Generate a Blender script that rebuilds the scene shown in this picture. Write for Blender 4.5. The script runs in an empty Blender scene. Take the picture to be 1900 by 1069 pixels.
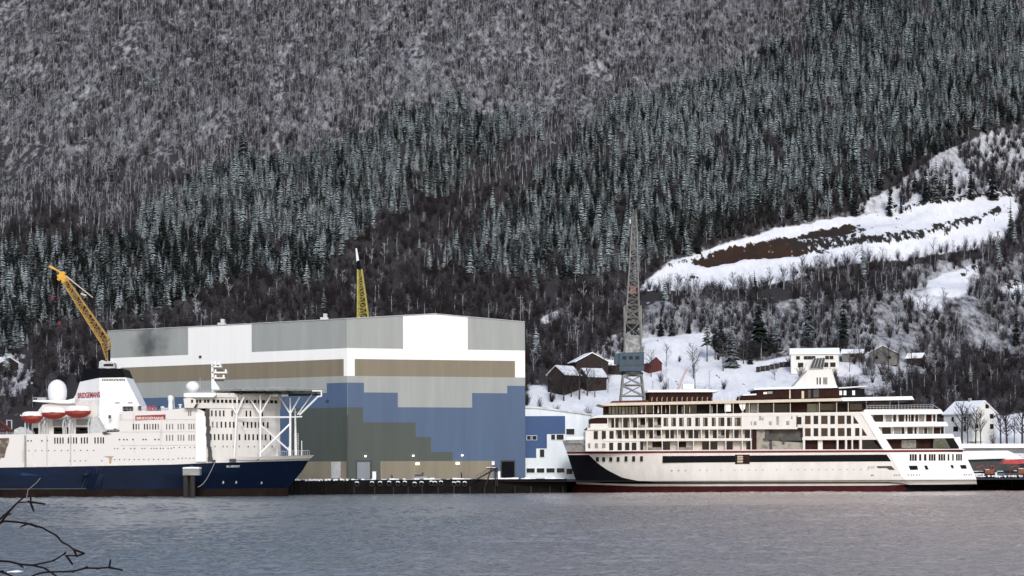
import bpy, math, random
import numpy as np
from mathutils import Vector, Matrix

random.seed(7)
rng = np.random.default_rng(11)
S = bpy.context.scene
COL = S.collection
PI = math.pi

# ---------------------------------------------------------------- camera, sky, sun, exposure
F = 3900.0            # focal length in photo pixels (1900 wide)
HC = 8.0              # camera height over the water
YH = 868.0            # photo row of the horizon
ROLL = math.radians(0.25)
cam_d = bpy.data.cameras.new('camera')
cam = bpy.data.objects.new('camera', cam_d)
COL.objects.link(cam)
cam_d.sensor_width = 36.0
cam_d.lens = 36.0 * F / 1900.0
cam_d.shift_y = (YH - 534.5) / 1900.0
cam_d.clip_start = 0.5
cam_d.clip_end = 6000.0
cam.location = (0, 0, HC)
cam.rotation_euler = (PI / 2, ROLL, 0)
S.camera = cam

SUN_EL, SUN_AZ = math.radians(34), math.radians(173)
w = bpy.data.worlds.new('World')
S.world = w
w.use_nodes = True
wt = w.node_tree
bg = wt.nodes['Background']
sky = wt.nodes.new('ShaderNodeTexSky')
sky.sky_type = 'NISHITA'
sky.sun_disc = False
sky.sun_elevation = SUN_EL
sky.sun_rotation = SUN_AZ
sky.air_density = 1.0
sky.dust_density = 1.5
sky.ozone_density = 1.0
wt.links.new(sky.outputs[0], bg.inputs['Color'])
bg.inputs['Strength'].default_value = 0.12
sd = bpy.data.lights.new('sun', 'SUN')
sd.energy = 1.3
sd.angle = math.radians(14)
sd.color = (1.0, 0.97, 0.94)
sun = bpy.data.objects.new('sun', sd)
COL.objects.link(sun)
sv = Vector((math.sin(SUN_AZ) * math.cos(SUN_EL), math.cos(SUN_AZ) * math.cos(SUN_EL), math.sin(SUN_EL)))
sun.rotation_euler = (-sv).to_track_quat('-Z', 'Y').to_euler()
sun.location = (0, 0, 300)
S.view_settings.view_transform = 'Standard'
S.view_settings.look = 'None'
S.view_settings.exposure = 0.58
S.view_settings.gamma = 1.0
S.view_settings.use_curve_mapping = False

# ---------------------------------------------------------------- helpers
SA_, CA_ = math.sin(ROLL), math.cos(ROLL)


def W(px, py, Y):
    """world point seen at photo pixel px, py at depth Y"""
    u, v = px - 950.0, py - YH
    x, y = u * CA_ - v * SA_, v * CA_ + u * SA_
    return Vector((x * Y / F, Y, HC - y * Y / F))


def Zat(px, py, Y):
    return W(px, py, Y).z


def Xat(px, Y):
    return (px - 950.0) * Y / F


def on_line(px, P, Q):
    """point of the plan line P-Q seen in photo column px"""
    t = (px - 950.0) / F
    dx, dy = Q[0] - P[0], Q[1] - P[1]
    k = (t * P[1] - P[0]) / (dx - t * dy)
    return P[0] + k * dx, P[1] + k * dy, k


def project(X, Y, Z):
    x, y = X * F / Y, (HC - Z) * F / Y
    return 950.0 + x * CA_ + y * SA_, YH + y * CA_ - x * SA_


class MB:
    def __init__(s):
        s.v, s.f, s.m = [], [], []

    def add(s, vs, fs, mi=0):
        o = len(s.v)
        s.v += [tuple(p) for p in vs]
        for f in fs:
            s.f.append(tuple(o + i for i in f))
            s.m.append(mi)
        return s

    def hexa(s, p, mi=0):
        # p: 4 bottom then 4 top, both counter-clockwise from above
        return s.add(p, [(3, 2, 1, 0), (4, 5, 6, 7), (0, 1, 5, 4), (1, 2, 6, 5), (2, 3, 7, 6), (3, 0, 4, 7)], mi)

    def box(s, x0, x1, y0, y1, z0, z1, mi=0):
        x0, x1 = min(x0, x1), max(x0, x1)
        y0, y1 = min(y0, y1), max(y0, y1)
        z0, z1 = min(z0, z1), max(z0, z1)
        return s.hexa([(x0, y0, z0), (x1, y0, z0), (x1, y1, z0), (x0, y1, z0), (x0, y0, z1), (x1, y0, z1), (x1, y1, z1), (x0, y1, z1)], mi)

    def prism(s, front, d, mi=0):
        """polygon front (3d points) pushed by vector d"""
        n = len(front)
        b = [tuple(Vector(p) + Vector(d)) for p in front]
        fs = [tuple(range(n)), tuple(range(2 * n - 1, n - 1, -1))]
        fs += [(i, i + n, (i + 1) % n + n, (i + 1) % n) for i in range(n)]
        return s.add(list(front) + b, fs, mi)

    def tube(s, p0, p1, r0, r1=None, n=6, mi=0, cap=True):
        p0, p1 = Vector(p0), Vector(p1)
        r1 = r0 if r1 is None else r1
        d = (p1 - p0)
        if d.length < 1e-6:
            return s
        d.normalize()
        a = d.cross(Vector((0, 0, 1)) if abs(d.z) < 0.9 else Vector((1, 0, 0))).normalized()
        b = d.cross(a)
        vs = []
        for p, r in ((p0, r0), (p1, r1)):
            for i in range(n):
                t = 2 * PI * i / n
                vs.append(p + (a * math.cos(t) + b * math.sin(t)) * r)
        fs = [(i, (i + 1) % n, (i + 1) % n + n, i + n) for i in range(n)]
        if cap:
            fs += [tuple(range(n - 1, -1, -1)), tuple(range(n, 2 * n))]
        return s.add(vs, fs, mi)

    def path(s, pts, r0, r1, n=6, mi=0):
        k = len(pts) - 1
        for i in range(k):
            s.tube(pts[i], pts[i + 1], r0 + (r1 - r0) * i / k, r0 + (r1 - r0) * (i + 1) / k, n, mi)
        return s

    def lathe(s, c, prof, n=16, mi=0):
        vs, fs = [], []
        for (r, z) in prof:
            for i in range(n):
                t = 2 * PI * i / n
                vs.append((c[0] + r * math.cos(t), c[1] + r * math.sin(t), c[2] + z))
        for j in range(len(prof) - 1):
            for i in range(n):
                fs.append((j * n + i, j * n + (i + 1) % n, (j + 1) * n + (i + 1) % n, (j + 1) * n + i))
        fs.append(tuple(range(n - 1, -1, -1)))
        fs.append(tuple(range((len(prof) - 1) * n, len(prof) * n)))
        return s.add(vs, fs, mi)

    def mesh(s, name, mats, off=(0, 0, 0), smooth=False):
        me = bpy.data.meshes.new(name)
        ox, oy, oz = off
        me.from_pydata([(a - ox, b - oy, c - oz) for a, b, c in s.v], [], s.f)
        for m in (mats if isinstance(mats, (list, tuple)) else [mats]):
            me.materials.append(m)
        me.polygons.foreach_set('material_index', s.m)
        if smooth:
            me.polygons.foreach_set('use_smooth', [True] * len(s.f))
        me.update()
        return me

    def build(s, name, mats, parent=None, label=None, smooth=False):
        off = ORG.get(parent.name, (0, 0, 0)) if parent else (0, 0, 0)
        o = bpy.data.objects.new(name, s.mesh(name, mats, off, smooth))
        COL.objects.link(o)
        if parent:
            o.parent = parent
            ORG[o.name] = off
        if label:
            o['label'] = label
        return o


ORG = {}


def tag(o, label=None, cat=None, group=None, kind=None):
    if label:
        o['label'] = label
    if cat:
        o['category'] = cat
    if group:
        o['group'] = group
    if kind:
        o['kind'] = kind
    return o


def thing(name, label, cat, loc=(0, 0, 0), group=None):
    o = bpy.data.objects.new(name, None)
    o.empty_display_size = 0.5
    COL.objects.link(o)
    o.location = loc
    ORG[o.name] = tuple(loc)
    return tag(o, label, cat, group)


def copy_thing(root, loc, rz=0.0, sc=1.0, label=None, group=None):
    r = root.copy()
    COL.objects.link(r)
    r.location = loc
    r.rotation_euler = (0, 0, rz)
    r.scale = (sc, sc, sc) if not isinstance(sc, tuple) else sc
    if label:
        r['label'] = label
    if group:
        r['group'] = group
    for ch in list(root.children):
        c = ch.copy()
        COL.objects.link(c)
        c.parent = r
        for g in ch.children:
            d = g.copy()
            COL.objects.link(d)
            d.parent = c
    return r


# ---------------------------------------------------------------- materials
def mat(name, col, rough=0.6, var=0.0, scale=1.0, metal=0.0, stretch=(1, 1, 1), bump=0.0, col2=None, thr=None, spec=0.5):
    m = bpy.data.materials.new(name)
    m.use_nodes = True
    nt = m.node_tree
    b = nt.nodes['Principled BSDF']
    b.inputs['Base Color'].default_value = (*col, 1)
    b.inputs['Roughness'].default_value = rough
    b.inputs['Metallic'].default_value = metal
    b.inputs['Specular IOR Level'].default_value = spec
    if var or bump or col2:
        tc = nt.nodes.new('ShaderNodeTexCoord')
        mp = nt.nodes.new('ShaderNodeMapping')
        mp.inputs['Scale'].default_value = stretch
        nz = nt.nodes.new('ShaderNodeTexNoise')
        nz.inputs['Scale'].default_value = scale
        nz.inputs['Detail'].default_value = 6
        nz.inputs['Roughness'].default_value = 0.65
        nt.links.new(tc.outputs['Object'], mp.inputs['Vector'])
        nt.links.new(mp.outputs['Vector'], nz.inputs['Vector'])
        mx = nt.nodes.new('ShaderNodeMix')
        mx.data_type = 'RGBA'
        mr = nt.nodes.new('ShaderNodeMapRange')
        lo, hi = thr if thr else (0.3, 0.7)
        mr.inputs['From Min'].default_value = lo
        mr.inputs['From Max'].default_value = hi
        nt.links.new(nz.outputs['Fac'], mr.inputs['Value'])
        nt.links.new(mr.outputs['Result'], mx.inputs['Factor'])
        c2 = col2 if col2 else tuple(c * (1 + var) for c in col)
        c1 = col if col2 else tuple(c * (1 - var) for c in col)
        mx.inputs['A'].default_value = (*c1, 1)
        mx.inputs['B'].default_value = (*c2, 1)
        nt.links.new(mx.outputs['Result'], b.inputs['Base Color'])
        if bump:
            bp = nt.nodes.new('ShaderNodeBump')
            bp.inputs['Strength'].default_value = bump
            bp.inputs['Distance'].default_value = 0.3
            nt.links.new(nz.outputs['Fac'], bp.inputs['Height'])
            nt.links.new(bp.outputs['Normal'], b.inputs['Normal'])
    return m


def clad(name, col, var=0.09):
    """profiled metal cladding: sheet to sheet variation, faint vertical ribs, rain streaks"""
    m = mat(name, col, 0.55, var, 0.35, stretch=(1, 1, 0.08))
    nt = m.node_tree
    b = nt.nodes['Principled BSDF']
    tc = nt.nodes['Texture Coordinate']
    wv = nt.nodes.new('ShaderNodeTexWave')
    wv.inputs['Scale'].default_value = 0.9
    wv.bands_direction = 'X'
    wv.wave_profile = 'SIN'
    nt.links.new(tc.outputs['Object'], wv.inputs['Vector'])
    bp = nt.nodes.new('ShaderNodeBump')
    bp.inputs['Strength'].default_value = 0.25
    bp.inputs['Distance'].default_value = 0.08
    nt.links.new(wv.outputs['Fac'], bp.inputs['Height'])
    nt.links.new(bp.outputs['Normal'], b.inputs['Normal'])
    return m


def emis(name, col, e):
    m = bpy.data.materials.new(name)
    m.use_nodes = True
    b = m.node_tree.nodes['Principled BSDF']
    b.inputs['Base Color'].default_value = (*col, 1)
    b.inputs['Emission Color'].default_value = (*col, 1)
    b.inputs['Emission Strength'].default_value = e
    return m


M = {}
M['white'] = mat('white_paint', (0.66, 0.63, 0.60), 0.45, 0.08, 0.5, stretch=(1, 1, 0.15))
M['white_hull'] = mat('white_hull_paint', (0.64, 0.61, 0.58), 0.45, 0.10, 0.35, bump=0.12, stretch=(1, 1, 0.25))
M['white_clean'] = mat('clean_white_paint', (0.80, 0.80, 0.80), 0.4, 0.04, 0.3)
M['grime'] = mat('stained_white_paint', (0.50, 0.49, 0.47), 0.6, col2=(0.28, 0.27, 0.26), scale=0.8, stretch=(1, 1, 0.4), thr=(0.42, 0.7))
M['rust_white'] = mat('rust_streaked_white_paint', (0.66, 0.63, 0.61), 0.5, col2=(0.36, 0.26, 0.18), scale=0.55, stretch=(1.2, 1, 0.12), thr=(0.60, 0.85), bump=0.1)
M['cream'] = mat('cream_primer', (0.58, 0.50, 0.40), 0.6, 0.12, 0.7)
M['cabin'] = mat('cabin_wall', (0.52, 0.47, 0.42), 0.7, 0.25, 0.45)
M['brown'] = mat('red_brown_primer', (0.028, 0.012, 0.010), 0.8, 0.4, 0.5, spec=0.1)
M['dark'] = mat('dark_interior', (0.012, 0.011, 0.011), 0.9, 0.4, 0.6, spec=0.1)
M['glass'] = mat('dark_glass', (0.008, 0.008, 0.010), 0.2, spec=0.2)
M['glass_teal'] = mat('teal_glass', (0.03, 0.055, 0.055), 0.08, 0.6, 0.8)
M['glass_grey'] = mat('curtained_glass', (0.16, 0.155, 0.15), 0.25, 0.5, 1.2)
M['red'] = mat('dark_red_paint', (0.14, 0.010, 0.018), 0.5, 0.15, 0.5, spec=0.2)
M['boot'] = mat('red_antifouling', (0.045, 0.008, 0.010), 0.7, 0.35, 0.3, spec=0.1)
M['boot_l'] = mat('worn_antifouling', (0.013, 0.008, 0.007), 0.8, 0.6, 0.25, spec=0.1)
M['black'] = mat('black_paint', (0.004, 0.004, 0.006), 0.6, 0.3, 0.4, spec=0.08)
M['navy'] = mat('navy_hull_paint', (0.002, 0.0075, 0.024), 0.5, 0.35, 0.22, stretch=(0.5, 1, 1), spec=0.12, bump=0.12)
M['navy_pale'] = mat('pale_navy_paint', (0.010, 0.032, 0.068), 0.6, 0.25, 0.4, spec=0.15)
M['brown_glass'] = mat('brown_tinted_glass', (0.018, 0.011, 0.010), 0.15, 0.5, 0.6, spec=0.3)
M['yellow'] = mat('yellow_crane_paint', (0.62, 0.33, 0.02), 0.5, 0.15, 0.6)
M['ochre'] = mat('weathered_ochre_paint', (0.36, 0.22, 0.055), 0.6, 0.35, 0.5)
M['olive_y'] = mat('old_yellow_paint', (0.33, 0.28, 0.06), 0.6, 0.3, 0.5)
M['orange'] = mat('lifeboat_orange', (0.26, 0.030, 0.018), 0.5, 0.25, 0.8)
M['canopy'] = mat('lifeboat_canopy', (0.78, 0.72, 0.72), 0.5, 0.05, 0.8)
M['steel'] = mat('grey_steel', (0.24, 0.25, 0.24), 0.5, 0.25, 0.6)
M['steel_d'] = mat('dark_steel', (0.04, 0.042, 0.045), 0.6, 0.4, 0.6)
M['steel_l'] = mat('light_steel', (0.45, 0.46, 0.47), 0.5, 0.2, 0.8)
M['crane_blue'] = mat('crane_cabin_blue', (0.018, 0.05, 0.085), 0.5, 0.3, 0.6)
M['rope'] = mat('rope', (0.30, 0.28, 0.26), 0.9)
M['concrete'] = mat('concrete', (0.26, 0.255, 0.25), 0.85, 0.3, 0.5)
M['concrete_d'] = mat('wet_dark_concrete', (0.008, 0.007, 0.007), 0.9, 0.5, 0.4, spec=0.1)
M['timber'] = mat('dark_timber', (0.020, 0.015, 0.013), 0.85, 0.5, 0.8, stretch=(1, 1, 0.2))
M['rubber'] = mat('rubber', (0.012, 0.012, 0.012), 0.8, 0.3, 1)
M['snow'] = mat('snow', (0.82, 0.83, 0.85), 0.7, 0.04, 0.6, bump=0.2)
M['snow_thin'] = mat('thin_snow', (0.62, 0.63, 0.65), 0.8, col2=(0.22, 0.22, 0.22), scale=0.25, thr=(0.48, 0.68))
M['apron'] = mat('trodden_quay_surface', (0.20, 0.195, 0.19), 0.9, col2=(0.62, 0.63, 0.65), scale=0.2, thr=(0.5, 0.62))
M['h_grey'] = clad('grey_cladding', (0.30, 0.315, 0.305))
M['h_white'] = clad('white_cladding', (0.82, 0.82, 0.81), 0.03)
M['h_tan'] = clad('brown_translucent_cladding', (0.195, 0.165, 0.115), 0.12)
M['h_blue'] = clad('blue_cladding', (0.062, 0.102, 0.180))
M['h_olive'] = clad('olive_cladding', (0.056, 0.069, 0.060))
M['h_sand'] = clad('sand_cladding', (0.20, 0.175, 0.125), 0.15)
M['o_blue'] = clad('office_blue_cladding', (0.022, 0.065, 0.18))
M['o_white'] = clad('office_white_cladding', (0.66, 0.72, 0.76))
M['barn'] = mat('brown_timber_wall', (0.022, 0.012, 0.010), 0.9, 0.4, 0.9, stretch=(1, 1, 0.1))
M['redwall'] = mat('red_timber_wall', (0.075, 0.015, 0.012), 0.8, 0.3, 0.9, stretch=(1, 1, 0.1))
M['housewhite'] = mat('white_timber_wall', (0.70, 0.69, 0.66), 0.7, 0.06, 0.8)
M['housegrey'] = mat('grey_timber_wall', (0.15, 0.145, 0.14), 0.8, 0.3, 0.8)
M['roofgrey'] = mat('snowy_slate_roof', (0.60, 0.62, 0.65), 0.7, col2=(0.30, 0.31, 0.33), scale=0.5, thr=(0.5, 0.75))
M['twig'] = mat('twig_bark', (0.012, 0.007, 0.007), 0.9, 0.4, 30, spec=0.1)
M['bark'] = mat('bark', (0.045, 0.038, 0.034), 0.9, 0.4, 2)
M['tarp'] = mat('red_tarpaulin', (0.42, 0.045, 0.05), 0.6, 0.3, 1.0)
M['carpaint_dark'] = mat('dark_car_paint', (0.02, 0.024, 0.03), 0.25)
M['carpaint_white'] = mat('white_car_paint', (0.6, 0.6, 0.6), 0.3)
M['carpaint_blue'] = mat('blue_car_paint', (0.05, 0.10, 0.16), 0.3)
M['machine_orange'] = mat('orange_machine_paint', (0.20, 0.048, 0.018), 0.6, 0.4, 1)
M['door_grey'] = clad('grey_roller_door', (0.20, 0.22, 0.25))
M['crane_grey'] = mat('weathered_crane_grey', (0.22, 0.215, 0.20), 0.6, 0.35, 0.4)
M['lamp_w'] = emis('white_lamp', (1.0, 0.97, 0.9), 3)
M['lamp_y'] = emis('warm_lamp', (1.0, 0.72, 0.52), 1.6)
M['banner'] = mat('red_banner', (0.30, 0.03, 0.045), 0.6, 0.2, 0.8)
M['red_letters'] = mat('red_lettering', (0.30, 0.012, 0.03), 0.6)
M['pale'] = mat('pale_lettering', (0.75, 0.68, 0.6), 0.6)
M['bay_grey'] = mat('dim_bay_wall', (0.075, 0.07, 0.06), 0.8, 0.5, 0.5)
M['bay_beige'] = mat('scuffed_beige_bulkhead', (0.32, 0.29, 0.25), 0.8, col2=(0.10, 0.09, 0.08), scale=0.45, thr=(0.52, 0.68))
M['shingle'] = mat('shore_shingle', (0.12, 0.115, 0.11), 0.9, 0.5, 2)


def soot(m):
    """greasy soot patch on the grey cladding where a funnel has blown against it"""
    nt = m.node_tree
    b = nt.nodes['Principled BSDF']
    lk = b.inputs['Base Color'].links[0].from_socket
    g = nt.nodes.new('ShaderNodeNewGeometry')
    c = SOOT
    sub = nt.nodes.new('ShaderNodeVectorMath')
    sub.operation = 'SUBTRACT'
    sub.inputs[1].default_value = c
    nt.links.new(g.outputs['Position'], sub.inputs[0])
    nz = nt.nodes.new('ShaderNodeTexNoise')
    nz.inputs['Scale'].default_value = 0.25
    nz.inputs['Detail'].default_value = 4
    nt.links.new(g.outputs['Position'], nz.inputs['Vector'])
    mul = nt.nodes.new('ShaderNodeVectorMath')
    mul.operation = 'MULTIPLY'
    mul.inputs[1].default_value = (1 / 10.0, 1 / 10.0, 1 / 9.5)
    nt.links.new(sub.outputs[0], mul.inputs[0])
    ln = nt.nodes.new('ShaderNodeVectorMath')
    ln.operation = 'LENGTH'
    nt.links.new(mul.outputs[0], ln.inputs[0])
    ad = nt.nodes.new('ShaderNodeMath')
    ad.operation = 'ADD'
    nt.links.new(ln.outputs['Value'], ad.inputs[0])
    nt.links.new(nz.outputs['Fac'], ad.inputs[1])
    mr = nt.nodes.new('ShaderNodeMapRange')
    mr.interpolation_type = 'SMOOTHERSTEP'
    mr.inputs['From Min'].default_value = 0.3
    mr.inputs['From Max'].default_value = 1.7
    mr.inputs['To Min'].default_value = 0.85
    mr.inputs['To Max'].default_value = 0.0
    nt.links.new(ad.outputs[0], mr.inputs['Value'])
    mx = nt.nodes.new('ShaderNodeMix')
    mx.data_type = 'RGBA'
    nt.links.new(mr.outputs['Result'], mx.inputs['Factor'])
    nt.links.new(lk, mx.inputs['A'])
    mx.inputs['B'].default_value = (0.03, 0.03, 0.035, 1)
    nt.links.new(mx.outputs['Result'], b.inputs['Base Color'])


# ---------------------------------------------------------------- terrain
def vnoise(x, y, seed):
    x, y = np.asarray(x, float), np.asarray(y, float)
    xi, yi = np.floor(x), np.floor(y)
    fx, fy = x - xi, y - yi
    fx, fy = fx * fx * (3 - 2 * fx), fy * fy * (3 - 2 * fy)

    def h(a, b):
        t = np.sin(a * 127.1 + b * 311.7 + seed * 74.7) * 43758.5453
        return t - np.floor(t)
    return (h(xi, yi) * (1 - fx) + h(xi + 1, yi) * fx) * (1 - fy) + (h(xi, yi + 1) * (1 - fx) + h(xi + 1, yi + 1) * fx) * fy


def fbm(x, y, seed=1, oct=4):
    s, a, t = 0.0, 1.0, 0.0
    for i in range(oct):
        s = s + a * vnoise(np.asarray(x) * 2 ** i, np.asarray(y) * 2 ** i, seed + i)
        t += a
        a *= 0.5
    return s / t


PY_ = [600, 690, 712, 760, 800, 850, 950, 1020, 1300, 1700]
PZ_ = [3.0, 4.2, 9.0, 24, 37, 52, 90, 130, 300, 560]


def HT(X, Y):
    X, Y = np.asarray(X, float), np.asarray(Y, float)
    base = np.interp(Y, PY_, PZ_)
    amp = np.clip((Y - 720) / 250, 0, 1)
    n = (fbm(X / 90, Y / 90, 3) - 0.5) * 26 + (fbm(X / 22, Y / 22, 9, 3) - 0.5) * 5
    return base + amp * n + np.clip((Y - 690) / 60, 0, 1) * (fbm(X / 12, Y / 12, 5, 2) - 0.5) * 1.6


def ground_at(px, py, y0=695.0):
    """terrain point seen at a photo pixel"""
    for Y in np.arange(y0, 1650, 1.0):
        p = W(px, py, Y)
        if float(HT(p.x, Y)) >= p.z:
            return Vector((p.x, Y, float(HT(p.x, Y))))
    return W(px, py, 1650)


def inpoly(px, py, poly):
    px, py = np.asarray(px, float), np.asarray(py, float)
    r = np.zeros(px.shape, bool)
    n = len(poly)
    for i in range(n):
        x1, y1 = poly[i]
        x2, y2 = poly[(i + 1) % n]
        c = ((y1 > py) != (y2 > py)) & (px < (x2 - x1) * (py - y1) / (y2 - y1 + 1e-9) + x1)
        r ^= c
    return r


SNOW_Q = [(1185, 537), (1240, 488), (1330, 458), (1430, 425), (1560, 403), (1630, 395), (1690, 375), (1880, 362), (1890, 400), (1850, 450), (1770, 467), (1640, 482), (1540, 492), (1480, 512), (1400, 533), (1300, 537)]
EARTH = [[(1282, 490), (1330, 466), (1400, 448), (1440, 438), (1500, 449), (1512, 472), (1440, 478), (1370, 485), (1320, 494)],
         [(1465, 442), (1520, 424), (1590, 415), (1596, 430), (1530, 445)]]
ROCKS = [[(1505, 462), (1600, 438), (1700, 426), (1800, 402), (1868, 378), (1868, 392), (1800, 422), (1700, 447), (1600, 458), (1520, 476)],
         [(1780, 505), (1800, 493), (1816, 497), (1806, 512), (1770, 518)], [(1862, 535), (1900, 505), (1900, 520), (1870, 545)],
         [(1255, 518), (1310, 516), (1310, 522), (1260, 525)], [(1640, 384), (1760, 368), (1900, 350), (1900, 362), (1760, 380), (1660, 392)], [(1420, 452), (1520, 428), (1600, 418), (1610, 440), (1540, 462), (1500, 470)],
         [(1230, 493), (1290, 478), (1330, 462), (1340, 468), (1290, 488), (1240, 499)]]
SNOW_F = [[(1190, 628), (1240, 622), (1310, 617), (1330, 660), (1400, 672), (1460, 660), (1560, 660), (1600, 690), (1520, 700), (1480, 760), (980, 790), (980, 712), (1015, 716), (1120, 696), (1190, 690)],
          [(1715, 522), (1800, 493), (1818, 520), (1775, 552), (1735, 547)], [(1858, 532), (2200, 507), (2200, 565), (1870, 556)],
          [(1655, 545), (1740, 556), (1748, 582), (1690, 565)], [(1725, 845), (1750, 805), (1840, 770), (2200, 742), (2200, 850)],
          [(1000, 590), (1035, 575), (1050, 582), (1010, 600)]]
SNOW_P = [[(1585, 395), (1600, 350), (1690, 300), (1800, 252), (2200, 226), (2200, 352), (1700, 375), (1640, 392)],
          [(1100, 660), (1130, 625), (1190, 618), (1200, 690), (1110, 690)], [(0, 655), (40, 655), (60, 690), (45, 735), (0, 740)],
          [(1540, 660), (1620, 650), (1700, 690), (1640, 740), (1560, 730)]]
SPRUCE_A = [(-500, 500), (0, 465), (200, 455), (320, 372), (440, 296), (560, 300), (640, 270), (740, 212), (800, 190), (880, 220), (950, 215), (1050, 212), (1040, 235), (950, 300), (880, 362), (760, 402), (720, 440), (620, 480), (575, 545), (500, 518), (420, 530), (330, 572), (240, 598), (120, 590), (90, 608), (50, 655), (-500, 690)]
SPRUCE_B = [(785, 500), (800, 455), (870, 380), (960, 310), (1060, 248), (1150, 200), (1260, 165), (1400, 115), (1480, 60), (1540, 10), (1600, -60), (2500, -60), (2500, 60), (2000, 180), (1880, 225), (1740, 285), (1660, 345), (1560, 395), (1430, 428), (1300, 462), (1240, 488), (1170, 517), (1000, 528), (900, 515)]
DARK_B = [(1215, 500), (1300, 464), (1420, 428), (1560, 396), (1680, 330), (1800, 255), (1920, 215), (1920, 165), (1740, 240), (1600, 330), (1420, 385), (1235, 440)]


def any_in(px, py, polys):
    r = np.zeros(np.shape(px), bool)
    for p in polys:
        r |= inpoly(px, py, p)
    return r


def make_terrain():
    ys = np.concatenate([np.arange(650, 1100, 1.7), np.arange(1100, 1700, 4.0)])
    nx = 420
    us = np.linspace(-1.0, 1.0, nx)
    Yg, Ug = np.meshgrid(ys, us, indexing='ij')
    Xg = Ug * (1300 / F * Yg + 20)
    Zg = HT(Xg, Yg)
    px, py = project(Xg, Yg, Zg)
    jx = (fbm(Xg / 6, Yg / 6, 21, 3) - 0.5) * 34
    jy = (fbm(Xg / 6, Yg / 6, 27, 3) - 0.5) * 26
    g_ = np.random.default_rng(3)

    def soft(polys, spread, k=9):
        acc = np.zeros(px.shape)
        for i in range(k):
            dx, dy = g_.normal(0, spread, 2)
            acc += any_in(px + jx * 0.4 + dx, py + jy * 0.3 + dy * 0.5, polys)
        return acc / k
    q = soft([SNOW_Q] + SNOW_F, 6)
    p = any_in(px + jx, py + jy, SNOW_P)
    earth = soft(EARTH, 7)
    rock = soft(ROCKS, 5)
    wood = any_in(px, py, [SPRUCE_A, SPRUCE_B])
    half = any_in(px + jx, py + jy, [[(1190, 560), (2200, 545), (2200, 690), (1800, 650), (1640, 725), (1540, 660), (1190, 625)], [(1640, 500), (2200, 440), (2200, 600), (1640, 600)]])
    snow = np.where(p, 0.55, np.interp(py + jx, [240, 420], [0.385, 0.26]))
    snow = np.where(wood, 0.24, snow)
    snow = np.where(~p & (py > 470), np.where(half, 0.44, 0.25), snow)
    snow = snow * (1 - q) + 0.93 * q
    Zg = Zg - 1.2 * earth + 0.8 * rock
    nyy = len(ys)
    V = np.stack([Xg, Yg, Zg], -1).reshape(-1, 3)
    idx = np.arange(nyy * nx).reshape(nyy, nx)
    Q = np.stack([idx[:-1, :-1], idx[:-1, 1:], idx[1:, 1:], idx[1:, :-1]], -1).reshape(-1, 4)
    me = bpy.data.meshes.new('hillside')
    me.vertices.add(len(V))
    me.vertices.foreach_set('co', V.ravel())
    me.loops.add(Q.size)
    me.loops.foreach_set('vertex_index', Q.ravel().astype(np.int32))
    me.polygons.add(len(Q))
    me.polygons.foreach_set('loop_start', np.arange(0, Q.size, 4, dtype=np.int32))
    me.polygons.foreach_set('use_smooth', np.ones(len(Q), bool))
    me.update()
    for nm, a in (('snow', snow), ('earth', earth), ('rock', rock)):
        at = me.attributes.new(nm, 'FLOAT', 'POINT')
        at.data.foreach_set('value', a.ravel().astype(np.float32))
    m = bpy.data.materials.new('hillside_ground')
    m.use_nodes = True
    nt = m.node_tree
    b = nt.nodes['Principled BSDF']
    b.inputs['Roughness'].default_value = 0.9
    b.inputs['Specular IOR Level'].default_value = 0.2
    g = nt.nodes.new('ShaderNodeNewGeometry')
    nz = nt.nodes.new('ShaderNodeTexNoise')
    nz.inputs['Scale'].default_value = 0.34
    nz.inputs['Detail'].default_value = 8
    nz.inputs['Roughness'].default_value = 0.7
    mpg = nt.nodes.new('ShaderNodeMapping')
    mpg.inputs['Scale'].default_value = (1.0, 0.33, 0.33)
    nt.links.new(g.outputs['Position'], mpg.inputs['Vector'])
    nt.links.new(mpg.outputs[0], nz.inputs['Vector'])
    nz2 = nt.nodes.new('ShaderNodeTexNoise')
    nz2.inputs['Scale'].default_value = 0.05
    nz2.inputs['Detail'].default_value = 5
    nt.links.new(mpg.outputs[0], nz2.inputs['Vector'])

    def attr(n):
        a = nt.nodes.new('ShaderNodeAttribute')
        a.attribute_name = n
        return a.outputs['Fac']

    def math_(op, a, b_):
        k = nt.nodes.new('ShaderNodeMath')
        k.operation = op
        for i, x in enumerate((a, b_)):
            if isinstance(x, (int, float)):
                k.inputs[i].default_value = x
            else:
                nt.links.new(x, k.inputs[i])
        return k.outputs[0]

    def mixc(f, a, c):
        k = nt.nodes.new('ShaderNodeMix')
        k.data_type = 'RGBA'
        nt.links.new(f, k.inputs['Factor'])
        for s_, x in (('A', a), ('B', c)):
            if isinstance(x, tuple):
                k.inputs[s_].default_value = (*x, 1)
            else:
                nt.links.new(x, k.inputs[s_])
        return k.outputs['Result']
    n = math_('ADD', math_('MULTIPLY', nz.outputs['Fac'], 0.84), math_('MULTIPLY', nz2.outputs['Fac'], 0.16))
    d = math_('ADD', math_('SUBTRACT', attr('snow'), n), 0.0)
    mr = nt.nodes.new('ShaderNodeMapRange')
    mr.inputs['From Min'].default_value = -0.16
    mr.inputs['From Max'].default_value = 0.16
    nt.links.new(d, mr.inputs['Value'])
    soil = mixc(nz.outputs['Fac'], (0.010, 0.009, 0.010), (0.055, 0.049, 0.052))
    drift = mixc(nz.outputs['Fac'], (0.46, 0.48, 0.53), (0.90, 0.90, 0.92))
    c1 = mixc(mr.outputs['Result'], soil, drift)
    earthc = mixc(nz2.outputs['Fac'], (0.012, 0.007, 0.005), (0.060, 0.030, 0.017))
    me_r = nt.nodes.new('ShaderNodeMapRange')
    me_r.inputs['From Min'].default_value = 0.40
    me_r.inputs['From Max'].default_value = 0.52
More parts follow.
